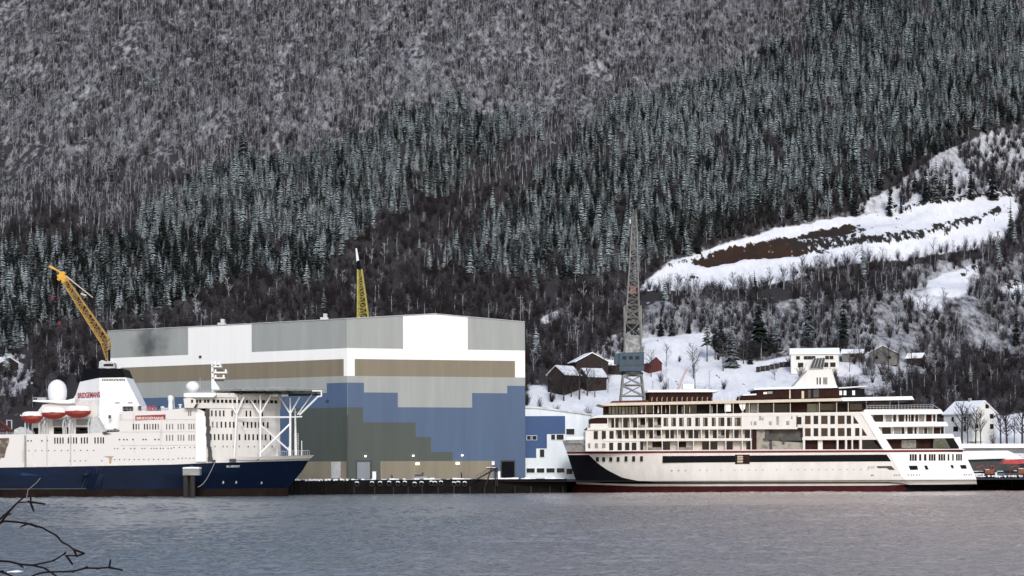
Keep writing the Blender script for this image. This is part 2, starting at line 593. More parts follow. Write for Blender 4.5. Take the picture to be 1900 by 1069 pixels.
    nt.links.new(math_('ADD', math_('MULTIPLY', attr('earth'), 0.86), math_('MULTIPLY', math_('SUBTRACT', nz.outputs['Fac'], 0.52), 2.2)), me_r.inputs['Value'])
    c2 = mixc(me_r.outputs['Result'], c1, earthc)
    rk = nt.nodes.new('ShaderNodeMapRange')
    rk.inputs['From Min'].default_value = 0.42
    rk.inputs['From Max'].default_value = 0.52
    nt.links.new(math_('ADD', math_('MULTIPLY', attr('rock'), 0.7), math_('MULTIPLY', math_('SUBTRACT', nz.outputs['Fac'], 0.525), 3.6)), rk.inputs['Value'])
    c3 = mixc(rk.outputs['Result'], c2, (0.022, 0.018, 0.016))
    nt.links.new(c3, b.inputs['Base Color'])
    bp = nt.nodes.new('ShaderNodeBump')
    bp.inputs['Strength'].default_value = 0.5
    bp.inputs['Distance'].default_value = 0.6
    nt.links.new(nz.outputs['Fac'], bp.inputs['Height'])
    nt.links.new(bp.outputs['Normal'], b.inputs['Normal'])
    me.materials.append(m)
    o = bpy.data.objects.new('hillside', me)
    COL.objects.link(o)
    tag(o, 'snowy mountainside rising behind the shipyard', kind='structure')


make_terrain()


# water
def make_water():
    m = bpy.data.materials.new('fjord_water')
    m.use_nodes = True
    nt = m.node_tree
    b = nt.nodes['Principled BSDF']
    b.inputs['Base Color'].default_value = (0.20, 0.18, 0.17, 1)
    b.inputs['Roughness'].default_value = 0.16
    b.inputs['IOR'].default_value = 1.5
    g = nt.nodes.new('ShaderNodeNewGeometry')

    def noise(scale, sx, sy, det=4):
        mp = nt.nodes.new('ShaderNodeMapping')
        mp.inputs['Scale'].default_value = (sx, sy, 1)
        nt.links.new(g.outputs['Position'], mp.inputs['Vector'])
        nz = nt.nodes.new('ShaderNodeTexNoise')
        nz.inputs['Scale'].default_value = scale
        nz.inputs['Detail'].default_value = det
        nz.inputs['Roughness'].default_value = 0.6
        nt.links.new(mp.outputs[0], nz.inputs['Vector'])
        return nz.outputs['Fac']
    # warm reflected sky on the eastern side, painted into the base colour
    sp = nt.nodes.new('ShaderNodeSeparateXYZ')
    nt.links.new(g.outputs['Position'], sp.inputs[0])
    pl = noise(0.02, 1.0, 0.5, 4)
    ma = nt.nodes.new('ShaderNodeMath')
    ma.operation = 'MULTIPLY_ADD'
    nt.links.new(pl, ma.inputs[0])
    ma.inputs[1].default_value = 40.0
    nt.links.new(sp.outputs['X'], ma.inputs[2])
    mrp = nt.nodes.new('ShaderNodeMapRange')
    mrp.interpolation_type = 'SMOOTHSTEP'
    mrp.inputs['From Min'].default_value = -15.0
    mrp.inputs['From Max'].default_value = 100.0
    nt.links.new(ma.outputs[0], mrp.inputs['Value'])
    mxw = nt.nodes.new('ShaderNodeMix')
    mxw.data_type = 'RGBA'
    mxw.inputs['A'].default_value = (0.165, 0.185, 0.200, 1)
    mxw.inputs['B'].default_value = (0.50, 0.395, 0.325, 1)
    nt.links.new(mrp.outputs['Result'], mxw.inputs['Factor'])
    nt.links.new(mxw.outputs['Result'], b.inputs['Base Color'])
    a = noise(2.2, 1.0, 0.7)
    c = noise(0.9, 1.0, 0.6, 5)
    ad = nt.nodes.new('ShaderNodeMath')
    ad.operation = 'MULTIPLY_ADD'
    nt.links.new(c, ad.inputs[0])
    ad.inputs[1].default_value = 2.2
    nt.links.new(a, ad.inputs[2])
    bp = nt.nodes.new('ShaderNodeBump')
    bp.inputs['Strength'].default_value = 1.0
    bp.inputs['Distance'].default_value = 0.2
    nt.links.new(ad.outputs[0], bp.inputs['Height'])
    nt.links.new(bp.outputs['Normal'], b.inputs['Normal'])
    # real wavelets: rows and columns widen with distance; still water beyond the view
    ys = [14.0, 60.0, 110.0]
    while ys[-1] < 690:
        ys.append(ys[-1] * 1.0021)
    ys = np.array(ys + [730.0])
    us = np.concatenate([[-420.0], np.linspace(-1, 1, 760), [420.0]])
    Yg = np.repeat(ys[:, None], len(us), 1)
    Xg = us[None, :] * (1080 / F * Yg + 4)
    Xg[:, 0], Xg[:, -1] = -440, 440
    Z = np.zeros_like(Yg)
    for sc_, amp, st, sd in ((1 / 0.75, 0.10, 0.75, 3), (1 / 1.7, 0.20, 0.7, 5), (1 / 4.5, 0.26, 0.6, 8), (1 / 15.0, 0.22, 0.5, 12)):
        nn = vnoise(Xg * sc_ * st + 0.35 * Yg * sc_, Yg * sc_, sd)
        Z += amp * (1 - np.abs(2 * nn - 1)) ** 1.5
    gust = np.clip(fbm(Xg / 60, Yg / 120, 77, 3) * 1.9 - 0.35, 0.25, 1.1)
    Z = (Z - 0.35) * 1.35 * gust * np.clip((Yg - 100) / 20, 0, 1)
    Z[:, 0] = Z[:, -1] = 0
    V = np.stack([Xg, Yg, Z], -1).reshape(-1, 3)
    nr, nc = Yg.shape
    idx = np.arange(nr * nc).reshape(nr, nc)
    Q = np.stack([idx[:-1, :-1], idx[:-1, 1:], idx[1:, 1:], idx[1:, :-1]], -1).reshape(-1, 4)
    me = bpy.data.meshes.new('water')
    me.vertices.add(len(V))
    me.vertices.foreach_set('co', V.ravel())
    me.loops.add(Q.size)
    me.loops.foreach_set('vertex_index', Q.ravel().astype(np.int32))
    me.polygons.add(len(Q))
    me.polygons.foreach_set('loop_start', np.arange(0, Q.size, 4, dtype=np.int32))
    me.polygons.foreach_set('use_smooth', np.ones(len(Q), bool))
    me.update()
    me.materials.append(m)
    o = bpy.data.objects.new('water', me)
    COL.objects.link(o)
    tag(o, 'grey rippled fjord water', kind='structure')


make_water()
sh = MB()
sh.add([(-40, -30, 6.6), (40, -30, 6.6), (40, 9, 6.3), (-40, 9, 6.3), (40, 22, -1), (-40, 22, -1)], [(0, 1, 2, 3), (3, 2, 4, 5)])
tag(sh.build('shore', M['shingle']), 'near shore bank', kind='structure')

# ---------------------------------------------------------------- quay
QL = lambda X: 641 + (X + 49) * 0.10 if X < -49 else 641 + (X + 49) * 0.21
QZ = 4.55


def make_quay():
    mb = MB()
    pts = []
    X = -330.0
    k = 0
    while X < -50.0:                      # sheet piling, folded
        y = QL(X)
        pts += [(X, y), (X + 0.45, y), (X + 0.65, y + 0.55), (X + 1.1, y + 0.55)]
        X += 1.3
    pts += [(-49, 641), (17, QL(17)), (17.0, 678)]
    X = 17.5
    while X < 235:
        y = 678 - (X - 17) * 0.012
        pts += [(X, y), (X + 0.45, y), (X + 0.65, y + 0.55), (X + 1.1, y + 0.55)]
        X += 1.3
    n = len(pts)
    vs = [(x, y, -2) for x, y in pts] + [(x, y, QZ) for x, y in pts] + [(x, 705, QZ) for x, y in pts]
    for i in range(n - 1):
        mb.add([vs[i], vs[i + 1], vs[n + i + 1], vs[n + i]], [(0, 1, 2, 3)], 0)
        mb.add([vs[n + i], vs[n + i + 1], vs[2 * n + i + 1], vs[2 * n + i]], [(0, 1, 2, 3)], 1)
    # back face down to the terrain
    mb.add([(-330, 705, -2), (235, 705, -2), (235, 705, QZ), (-330, 705, QZ)], [(3, 2, 1, 0)], 0)
    tag(mb.build('quay', [M['concrete_d'], M['apron']]), 'dark quay wall with a snowy top', kind='structure')
    # ploughed snow lying along the edge
    sn = MB()
    r = random.Random(3)
    for i in range(n - 1):
        (xa, ya), (xb, yb) = pts[i], pts[i + 1]
        if abs(xb - xa) < 1e-3 or xb - xa > 10:
            continue
        if r.random() < 0.75:
            h = r.uniform(0.12, 0.45)
            sn.hexa([(xa, ya - 0.06, QZ - 0.35 * r.random()), (xb, yb - 0.06, QZ - 0.45 * r.random()), (xb, yb + 1.6, QZ + 0.01), (xa, ya + 1.6, QZ + 0.01),
                     (xa, ya - 0.03, QZ + h), (xb, yb - 0.03, QZ + h * 0.8), (xb, yb + 1.2, QZ + h), (xa, ya + 1.2, QZ + h)])
    xa = -49.0
    while xa < 16:
        xb = xa + r.uniform(0.6, 2.2)
        h = r.uniform(0.05, 0.5)
        if r.random() < 0.8:
            sn.hexa([(xa, QL(xa) - 0.04, QZ - 0.06), (xb, QL(xb) - 0.04, QZ - 0.06), (xb, QL(xb) + 2.2, QZ + 0.01), (xa, QL(xa) + 2.2, QZ + 0.01),
                     (xa, QL(xa) + 0.2, QZ + h), (xb, QL(xb) + 0.2, QZ + h * 0.7), (xb, QL(xb) + 1.6, QZ + h), (xa, QL(xa) + 1.6, QZ + h)])
        xa = xb
    tag(sn.build('snow', M['snow']), 'ploughed snow along the quay edge', kind='stuff')
    # timber waling with snow clots, fender piles, tyres
    px_piles = [657, 695, 730, 757, 783, 813, 842, 872, 899, 918, 955, 985, 1020, 1044]
    for i, px in enumerate(px_piles):
        x, y, _ = on_line(px, (-49, 641), (17, QL(17)))
        p = MB()
        p.tube((x, y - 0.32, -1.5), (x, y - 0.32, 2.3), 0.24, 0.22, 8)
        o = p.build('fender_pile', M['timber'])
        tag(o, 'dark timber fender pile standing in the water against the quay wall below the tall hall', 'pile', 'fender piles along the quay')
    r = random.Random(5)
    for i, px in enumerate([662, 690, 705, 722, 738, 751, 769, 782, 800, 807, 818, 842, 850, 862]):
        x, y, _ = on_line(px, (-49, 641), (17, QL(17)))
        p = MB()
        c = Vector((x, y - 0.32, 3.05 + r.uniform(-0.15, 0.2)))
        ring = [c + Vector((0.62 * math.cos(t), 0, 0.62 * math.sin(t))) for t in np.linspace(0, 2 * PI, 13)]
        for a, b_ in zip(ring[:-1], ring[1:]):
            p.tube(a, b_, 0.24, 0.24, 6, 0)
        for k in range(4):
            t = 0.6 + k * 0.45
            q = c + Vector((0.68 * math.cos(t), -0.06, 0.68 * math.sin(t) + 0.12))
            q2 = c + Vector((0.68 * math.cos(t + 0.4), -0.06, 0.68 * math.sin(t + 0.4) + 0.12))
            p.tube(q, q2, 0.2, 0.2, 5, 1)
        o = p.build('tyre_fender', [M['rubber'], M['snow']])
        tag(o, 'black tyre fender capped with snow, hung on the quay wall under the sand panel', 'tyre', 'tyre fenders on the quay wall')


make_quay()

# ---------------------------------------------------------------- the tall hall
HA = (-51.2, 655.0)                              # near corner
HB = on_line(975, HA, (4.3, 673.0))[:2]          # right corner
HD = (-136.3, 709.0)                             # far left corner
SOOT = tuple(W(279, 640, 699))


def make_hall():
    soot(M['h_grey'])
    t = thing('shipyard_hall', 'huge shipyard hall clad in grey, white, brown, blue and olive blocks', 'building', (-51.2, 655, QZ))
    eave = Zat(645, 592, 655)
    peak_k = on_line(808, HA, HB)[2]
    zpk = Zat(808, 583, on_line(808, HA, HB)[1])
    zl = lambda py: Zat(645, py, 655)
    zf = lambda px, py: Zat(px, py, on_line(px, HA, HB)[1])
    G0, WH, BR0, BR1 = zl(646), zl(666), zl(697.5), zl(697.5)
    zb1, zb2, zb3 = zl(710), zf(700, 728.4), zf(800, 756)
    zb4, zb5 = zf(900, 729.5), zf(960, 716)
    zo1, zo2, zo3, zo4, zs = zf(660, 756), zf(720, 784), zf(785, 811), zf(820, 838.5), zf(800, 855.6)
    mats = [M['h_grey'], M['h_white'], M['h_tan'], M['h_blue'], M['h_olive'], M['h_sand']]
    BIG = 999

    def wall(P, Q, regs, top, name, extra_k=()):
        kk = lambda px: on_line(px, P, Q)[2]
        R = [(max(0, min(1, kk(a))), max(0, min(1, kk(b))), z0, z1, m) for a, b, z0, z1, m in regs]
        R = [(min(a, b), max(a, b), z0, z1, m) for a, b, z0, z1, m in R]
        ks = sorted(set([0.0, 1.0] + [round(v, 5) for r_ in R for v in r_[:2]] + list(extra_k)))
        zs_ = sorted(set([QZ] + [round(v, 3) for r_ in R for v in r_[2:4] if QZ < v < 200]))
        mb = MB()
        for k0, k1 in zip(ks[:-1], ks[1:]):
            for j in range(len(zs_)):
                z0 = zs_[j]
                last = j == len(zs_) - 1
                z1 = None if last else zs_[j + 1]
                kc = (k0 + k1) / 2
                zc = (z0 + (top(kc) if last else z1)) / 2
                mi = 1
                for a, b, c, d, m in R:
                    if a <= kc <= b and c <= zc <= d:
                        mi = m
                pt = lambda k, z: (P[0] + (Q[0] - P[0]) * k, P[1] + (Q[1] - P[1]) * k, z)
                mb.add([pt(k0, z0), pt(k1, z0), pt(k1, top(k1) if last else z1), pt(k0, top(k0) if last else z1)], [(0, 1, 2, 3)], mi)
        return mb.build(name, mats, t)
    # front (right-hand) wall
    ftop = lambda k: eave + (zpk - eave) * (k / peak_k if k < peak_k else (1 - k) / (1 - peak_k))
    front = [(645, 749, G0, BIG, 0), (869, 975, G0, BIG, 0),
             (659, 956.5, BR0, WH, 2), (645, 975, QZ, BR0, 0),
             (645, 676, QZ, zb1, 3), (676, 738.6, QZ, zb2, 3), (738.6, 876.6, QZ, zb3, 3), (876.6, 941.7, QZ, zb4, 3), (941.7, 975, QZ, zb5, 3),
             (645, 674.4, QZ, zo1, 4), (674.4, 771.6, QZ, zo2, 4), (771.6, 800, QZ, zo3, 4), (800, 840, QZ, zo4, 4),
             (706, 915, QZ, zs, 5)]
    front.insert(3, (956.5, 975, BR0, G0, 1))
    wall(HA, HB, front, ftop, 'wall', (peak_k,))
    left = [(645, 468, G0, BIG, 0), (350, 195, G0, BIG, 0), (638.6, 225, BR0, WH, 2), (645, 195, QZ, BR0, 0),
            (645, 607, QZ, zb1, 3), (607, 195, QZ, zb2, 3), (645, 540, QZ, zo1, 4), (645, 540, QZ, zs, 5)]
    wall(HA, HD, left, lambda k: eave, 'wall')
    # the walls that face away, and the roof
    f = Vector((HB[0] - HA[0], HB[1] - HA[1], 0)).normalized()
    back = Vector((-f.y, f.x, 0))
    HB2 = Vector((*HB, 0)) + back * 75
    HD2 = Vector((*HD, 0)) + Vector((0.55, 0.83, 0)) * 28
    mb = MB()
    for P, Q in ((HB, HB2), (HB2, HD2), (HD2, HD)):
        mb.add([(P[0], P[1], QZ), (Q[0], Q[1], QZ), (Q[0], Q[1], eave - 0.05), (P[0], P[1], eave - 0.05)], [(0, 1, 2, 3)])
    mb.build('wall', M['h_grey'], t)
    pk = Vector((HA[0] + (HB[0] - HA[0]) * peak_k, HA[1] + (HB[1] - HA[1]) * peak_k, zpk))
    pk2 = pk + back * 70
    A, B, D = Vector((*HA, eave)), Vector((*HB, eave)), Vector((*HD, eave))
    b2, d2 = Vector((HB2.x, HB2.y, eave)), Vector((HD2.x, HD2.y, eave))
    rf = MB()
    up = Vector((0, 0, 0.25))
    for poly in ([A, pk, pk2, D], [pk, B, b2, pk2], [pk2, d2, D], [pk2, b2, d2]):
        rf.prism([p + up for p in poly], (0, 0, -0.22))
    rf.build('roof', M['snow_thin'], t)
    # eaves trim
    tr = MB()
    o_ = Vector((0, -0.12, 0))
    for P, Q in ((D, A), (A, pk), (pk, B)):
        tr.tube(P + o_ + Vector((0, 0, 0.1)), Q + o_ + Vector((0, 0, 0.1)), 0.16, n=4)
    tr.build('eaves_trim', M['steel_l'], t)
    # doors, lamps, vents
    nf = Vector((f.y, -f.x, 0))

    def panel(px0, px1, py0, py1, P, Q, m, name, dep=0.12, label=None, parent=t):
        x0, y0, _ = on_line(px0, P, Q)
        x1, y1, _ = on_line(px1, P, Q)
        z1, z0 = Zat(px0, py0, y0), Zat(px0, py1, y0)
        n = Vector((y1 - y0, -(x1 - x0), 0)).normalized()
        if n.y > 0:
            n = -n
        b_ = MB()
        b_.prism([Vector((x0, y0, z0)) + n * dep, Vector((x1, y1, z0)) + n * dep, Vector((x1, y1, z1)) + n * dep, Vector((x0, y0, z1)) + n * dep], -n * (dep - 0.01))
        return b_.build(name, m, parent, label)
    panel(660, 690, 854, 888.6, HA, HB, M['steel_d'], 'door_frame', 0.1)
    panel(662.5, 686, 857.5, 888.6, HA, HB, M['door_grey'], 'roller_door', 0.16, 'closed grey roller door')
    panel(928.5, 956, 854, 888, HA, HB, M['steel_d'], 'door_frame', 0.1)
    panel(930.5, 954, 856.5, 888, HA, HB, M['black'], 'doorway', 0.15, 'open black doorway at the blue end')
    panel(615, 632, 857, 887, HA, HD, M['steel_l'], 'door', 0.12, 'pale grey door on the left wall')
    panel(643, 646, 770, 886, HA, HB, M['steel_d'], 'downpipe', 0.2)
    for px, py in ((678, 846.6), (766.5, 845.7), (857.4, 845)):
        p_ = panel(px - 1.2, px + 1.2, py - 1.2, py + 1.2, HA, HB, M['lamp_w'], 'wall_lamp', 0.5, 'small white lamp')
    for px, py in ((774.4, 860.8), (849, 860)):
        panel(px - 3.2, px + 3.2, py - 2.2, py + 2.0, HA, HB, M['lamp_y'], 'floodlight', 0.4, 'glowing warm floodlight')
    panel(912, 917, 856, 863, HA, HB, M['white_clean'], 'junction_box', 0.4)
    panel(371, 375, 660, 664.5, HA, HD, M['steel_d'], 'vent', 0.3)
    panel(606, 610, 742, 746, HA, HD, M['steel_d'], 'vent', 0.3)
    for px, py, wd in ((412, 603, 9), (603, 593, 9), (700, 588.5, 4), (755, 586, 4)):
        P, Q = (HA, HD) if px < 645 else (HA, HB)
        x, y, k = on_line(px, P, Q)
        z = (eave if px < 645 else ftop(k))
        v_ = MB()
        sx = wd * y / F
        v_.box(x - sx, x + sx * 0.6, y + 2.5, y + 6, z, z + 1.1 if wd > 5 else z + 0.5)
        if wd > 5:
            v_.box(x - sx * 0.4, x + sx * 0.35, y + 2.8, y + 5.5, z + 1.0, z + 2.3)
        v_.build('roof_vent', M['steel_l'], t)


make_hall()

# ---------------------------------------------------------------- white and blue office next to the hall
class Fr:
    """plane at depth Y, level with the photo rows measured at column xr"""

    def __init__(s, Y, xr):
        s.Y, s.xr, s.s = Y, xr, Y / F

    def X(s, px):
        return (px - 950.0) * s.s

    def Z(s, py):
        return HC - ((py - YH) + (s.xr - 950.0) * SA_) * s.s

    def P(s, px, py, dy=0.0):
        k = (s.Y + dy) / F
        return Vector(((px - 950.0) * k, s.Y + dy, HC - ((py - YH) + (s.xr - 950.0) * SA_) * k))

    def box(s, mb, px0, px1, py0, py1, d0, d1, mi=0):
        """d0, d1: depth behind the plane in metres (negative is proud)"""
        a, b = s.P(px0, py1, d0), s.P(px1, py0, d0)
        return mb.box(a.x, b.x, s.Y + d0, s.Y + d1, a.z, b.z, mi)

    def poly(s, mb, pts, d0, d1, mi=0):
        return mb.prism([s.P(x, y, d0) for x, y in reversed(pts)], (0, d1 - d0, 0), mi)


def make_office():
    fr = Fr(677, 1020)
    t = thing('office_building', 'pale office block with a stepped blue panel beside the tall hall', 'building', (fr.X(1020), 677, QZ))
    mb = MB()
    fr.poly(mb, [(970, 756), (1000, 757), (1096, 770), (1096, 889.5), (970, 889.5)], 0, 22)
    mb.build('wall', M['o_white'], t)
    mb = MB()
    fr.poly(mb, [(970, 772), (1049, 772), (1049, 805.5), (1015, 805.5), (1015, 832), (995, 832), (995, 849.5), (970, 849.5)], -0.12, 0.05)
    mb.build('blue_panel', M['o_blue'], t)
    mb = MB()
    fr.poly(mb, [(970, 753), (1000, 754.5), (1098, 768), (1098, 771), (1000, 758), (970, 757)], -0.4, 22.4)
    mb.build('roof', M['snow_thin'], t)
    for a, b, c, d in ((977, 992, 869, 877), (996, 1010, 869, 877), (1014, 1029, 869, 877), (1033, 1047, 869, 877),
                       (978, 985, 808.5, 816), (988, 996, 808.5, 816), (1023, 1030, 806.5, 816), (1033, 1046, 806.5, 816), (1002, 1010, 834, 848), (1051, 1066, 796, 806.5), (1051, 1062, 870, 880)):
        f = MB()
        fr.box(f, a - 0.7, b + 0.7, c - 0.7, d + 0.7, -0.2, 0.02)
        fo = f.build('window', M['o_white'], t)
        g = MB()
        fr.box(g, a, b, c, d, -0.24, -0.1)
        g.build('pane', M['glass'], fo)


make_office()


# ---------------------------------------------------------------- cruise ship (right)
def interp(x, xs, ys):
    return float(np.interp(x, xs, ys))


def loft(fr, rows, stem, stern, entry, beam, us, wfun, bowleft, matfun, sub=None, bulge=None):
    """hull skin: rows are functions py(px) from the top down; returns MB with both sides, and deck"""
    mb = MB()
    n = len(us)
    yc = fr.Y + beam / 2
    grid = []
    for r in rows:
        line = []
        for u in us:
            py = r(0.5 * (stem(850) + stern(850)))
            for _ in range(4):
                px = stem(py) + (stern(py) - stem(py)) * u
                py = r(px)
            px = stem(py) + (stern(py) - stem(py)) * u
            hb = wfun(px, py, u) * beam / 2
            if bulge:
                hb += bulge(px, py)
            line.append((px, py, hb))
        grid.append(line)
    for side in (-1, 1):
        for j in range(len(rows) - 1):
            for i in range(n - 1):
                q = [grid[j + 1][i], grid[j + 1][i + 1], grid[j][i + 1], grid[j][i]]
                pts = [(fr.X(px), yc + side * hb, fr.Z(py)) for px, py, hb in q]
                cx = sum(p[0] for p in q) / 4
                mb.add(pts, [(0, 1, 2, 3) if side < 0 else (3, 2, 1, 0)], matfun(j, cx))
    # transom and deck
    for j in range(len(rows) - 1):
        a, b = grid[j][-1], grid[j + 1][-1]
        mb.add([(fr.X(b[0]), yc - b[2], fr.Z(b[1])), (fr.X(b[0]), yc + b[2], fr.Z(b[1])), (fr.X(a[0]), yc + a[2], fr.Z(a[1])), (fr.X(a[0]), yc - a[2], fr.Z(a[1]))], [(0, 1, 2, 3)], matfun(j, b[0]))
    for i in range(n - 1):
        a, b = grid[0][i], grid[0][i + 1]
        dz = 0.9
        mb.add([(fr.X(a[0]), yc - a[2], fr.Z(a[1]) - dz), (fr.X(b[0]), yc - b[2], fr.Z(b[1]) - dz), (fr.X(b[0]), yc + b[2], fr.Z(b[1]) - dz), (fr.X(a[0]), yc + a[2], fr.Z(a[1]) - dz)], [(0, 1, 2, 3)], matfun(-1, a[0]))
    return mb, grid


def make_cruise_ship():
    fr = Fr(652, 1400)
    s = fr.s
    B = 21.0
    t = thing('cruise_ship', 'white unfinished cruise ship with a black bow sweep, red line and rows of balconies', 'ship', (fr.X(1430), 652 + B / 2, 0))
    stem = lambda py: interp(py, [808, 815, 836, 895, 898, 905, 915, 930], [1043, 1045, 1053, 1071.5, 1071, 1062, 1064, 1070])
    stern = lambda py: interp(py, [815, 836, 857, 884, 898, 903, 930], [1785, 1787, 1797, 1810, 1815.5, 1814, 1790])
    ent = lambda py: interp(py, [815, 836, 895, 918], [120, 165, 270, 320])

    def wf(px, py, u):
        d = (px - stem(py)) / ent(py)
        d = min(max(d, 0), 1)
        f = (1 - (1 - d) ** 2.3) ** 0.9
        f = max(f, 0.012)
        e = (stern(py) - px)
        if e < 70:
            f *= 0.86 + 0.14 * math.sin(PI / 2 * max(e, 0) / 70)
        if py > 901 and px > 1660:
            f *= interp(px, [1660, 1700, 1760, 1815], [1, 0.72, 0.5, 0.3])
        return f
    sx = [1040, 1095, 1107.6, 1112.6, 1129.5, 1154.7, 1180, 1214, 1300, 1660, 1680, 1700, 1830]
    sy = [842.3, 842.6, 855.8, 860, 871.8, 885, 891, 893.7, 894.5, 896, 899, 900.2, 900]
    rows = [lambda x: interp(x, [1040, 1086, 1092, 1900], [815, 815, 835.5, 834]),
            lambda x: 836.6, lambda x: 840.4,
            lambda x: interp(x, sx, sy),
            lambda x: interp(x, [1040, 1072, 1120, 1180, 1640, 1690, 1700, 1830], [892, 893.2, 896, 897.3, 898, 899.8, 900.6, 900.6]),
            lambda x: interp(x, [1040, 1072, 1120, 1180, 1640, 1690, 1700, 1830], [896.5, 897.5, 899, 901.6, 902, 900.8, 901.2, 901.2]),
            lambda x: 906.0, lambda x: 922.0]
    us = np.concatenate([np.linspace(0, 0.12, 26), np.linspace(0.13, 0.8, 30), np.linspace(0.81, 1, 18)])

    def mf(j, px):
        if j == -1:
            return 4
        if px > 1680 and j >= 3:
            return 2 if j >= 5 else 0  # black below the counter: shadow of the overhang painted into the hull colour
        return [3 if px < 1090 else 0, 1, 0, 2, 0, 5, 5][j]
    mb, grid = loft(fr, rows, stem, stern, ent, B, us, wf, True, mf)
    mb.build('hull', [M['white_hull'], M['red'], M['black'], M['grime'], M['snow_thin'], M['boot']], t, smooth=False)
    # snow on the forecastle and its breakwater
    mb = MB()
    fr.poly(mb, [(1050, 814.8), (1054, 809.5), (1084, 808), (1086, 814.8)], B / 2 - 3.2, B / 2 + 3.2)
    mb.build('foredeck_snow', M['snow'], t)
    # bulbous bow
    mb = MB()
    c = fr.P(1072, 912, B / 2)
    mb.lathe((0, 0, 0), [(0.05, -2.2), (0.7, -1.9), (1.15, -1.0), (1.3, 0.3), (1.3, 3)], 14)
    mb.v = [(c.x + z, c.y + y, c.z + x) for x, y, z in mb.v]
    mb.build('bulbous_bow', M['boot'], t, smooth=True)
    # ---- the inside: recessed cabin walls
    core = MB()
    fr.box(core, 1099, 1600, 794, 836, 2.2, B - 2.2, 0)
    fr.box(core, 1128, 1480, 770, 794.0, 2.2, B - 2.2, 0)
    core.build('cabin_block', M['cabin'], t)
    core = MB()
    fr.box(core, 1123, 1700, 748.5, 771, 3.4, B - 3.4, 0)
    core.build('upper_deckhouse', M['brown'], t)
    # bow end of the superstructure, stepped
    mb = MB()
    fr.poly(mb, [(1086.5, 836), (1086.5, 800), (1090, 796), (1120, 796), (1120, 836)], 0.25, B - 0.25)
    fr.poly(mb, [(1120, 836), (1120, 818), (1186, 818), (1186, 836)], 0.1, B - 0.1)
    fr.poly(mb, [(1096, 796.5), (1096, 785), (1128, 785), (1128, 796.5)], 0.3, B - 0.3)
    fr.poly(mb, [(1120, 797), (1120, 818), (1142, 818), (1142, 797)], 0.1, 2.4)
    # side walls with windows, midships and aft
    mb.build('side_wall', M['white_hull'], t)
    mb = MB()
    fr.poly(mb, [(1375, 766), (1375, 794.5), (1480, 794.5), (1480, 766)], 0.0, 3)
    fr.poly(mb, [(1478, 766), (1601, 766), (1635, 817), (1489, 815), (1489, 794), (1478, 794)], 0.0, 3)
    mb.build('side_wall', M['white_hull'], t)
    # rounded shoulders of white deck edges
    for name, pts in (('deck_edge', [(1108, 769), (1740, 764), (1740, 770), (1108, 774)]),
                      ('deck_edge', [(1090, 792.8), (1480, 792.8), (1480, 796.6), (1090, 796.6)]),
                      ('deck_edge', [(1120, 813.2), (1395, 813.2), (1395, 817.8), (1120, 817.8)]),
                      ('deck_edge', [(1489, 812), (1640, 812), (1640, 817), (1489, 817)]),
                      ('deck_edge', [(1120, 834.6), (1790, 834.6), (1790, 836.2), (1120, 836.2)])):
        mb = MB()
        fr.poly(mb, pts, -0.08, 2.4)
        mb.build(name, M['white'], t)
    # balconies: dividers, glazed doors at the back
    r = random.Random(4)
    div = []

    def openings(xs, y0, y1, kind):
        for i, x in enumerate(xs):
            d = MB()
            fr.box(d, x - 0.7, x + 0.7, y0, y1, -0.02, 2.3)
            d.build('divider', M['white'], t)
        for a, b in zip(xs[:-1], xs[1:]):
            k = r.random()
            if kind == 'mix':
                wd = (b - a) * r.uniform(0.38, 0.62)
                off = r.choice([1.2, (b - a) - wd - 1.2])
                d = MB()
                fr.box(d, a + off, a + off + wd, y0 + 1.5, y1 - 0.6, 2.06, 2.3)
                d.build('balcony_door', M['glass'] if k < 0.7 else M['brown'], t)
                d = MB()
                fr.box(d, a + 0.7, b - 0.7, y1 - 5.2, y1, 0.02, 0.06)
                if k > 0.55:
                    d.build('balcony_screen', M['glass_grey'], t)
    openings([1128, 1141, 1155.5, 1169.5, 1183.5, 1198.5, 1213, 1228], 774, 793, 'mix')
    openings([1142, 1155, 1168, 1182, 1198, 1213, 1227.5, 1243, 1257.5, 1272, 1287, 1301.5, 1316, 1331.5, 1346, 1361.5, 1377, 1393], 796.6, 813.2, 'mix')
    openings([1187, 1201, 1229, 1258.5, 1287, 1317, 1347, 1377.5, 1394], 817.8, 834.6, 'mix')
    # white front wall with windows on the upper balcony row
    mb = MB()
    fr.box(mb, 1228, 1376, 773, 793, 0.0, 2.5)
    mb.build('side_wall', M['white'], t)

    def win(a, b, c, d, m='glass', name='window', dep=-0.06, parent=None):
        g = MB()
        fr.box(g, a, b, c, d, dep, dep + 0.3)
        return g.build(name, M[m], parent or t)
    for i, (a, b) in enumerate([(1231.5, 1240), (1246, 1254.5), (1260.5, 1269), (1275, 1283), (1290.5, 1299), (1305, 1313.5), (1321, 1328.5), (1333.5, 1344.5), (1349.5, 1358.5), (1363.5, 1374.5)]):
        o = win(a, b, 774.5, 790.5, 'glass' if i % 3 else 'brown_glass')
        win(a + (b - a) * (0.1 if i % 2 else 0.62), a + (b - a) * (0.38 if i % 2 else 0.9), 775.2, 790, 'glass_grey', 'curtain', -0.09, o)
    for a, b in [(1102, 1109.5), (1117, 1124.5), (1131, 1139)]:
        win(a, b, 798.5, 813.5, 'glass', dep=0.02)
    for a, b in [(1091.5, 1095.5), (1104, 1109.5), (1117.5, 1123.5)]:
        win(a, b, 821.3, 830, 'glass_grey', dep=0.02)
    for a, b in [(1130.5, 1138), (1146, 1154), (1160, 1168), (1172.5, 1181)]:
        win(a, b, 820.3, 834.4, 'glass', dep=-0.02)
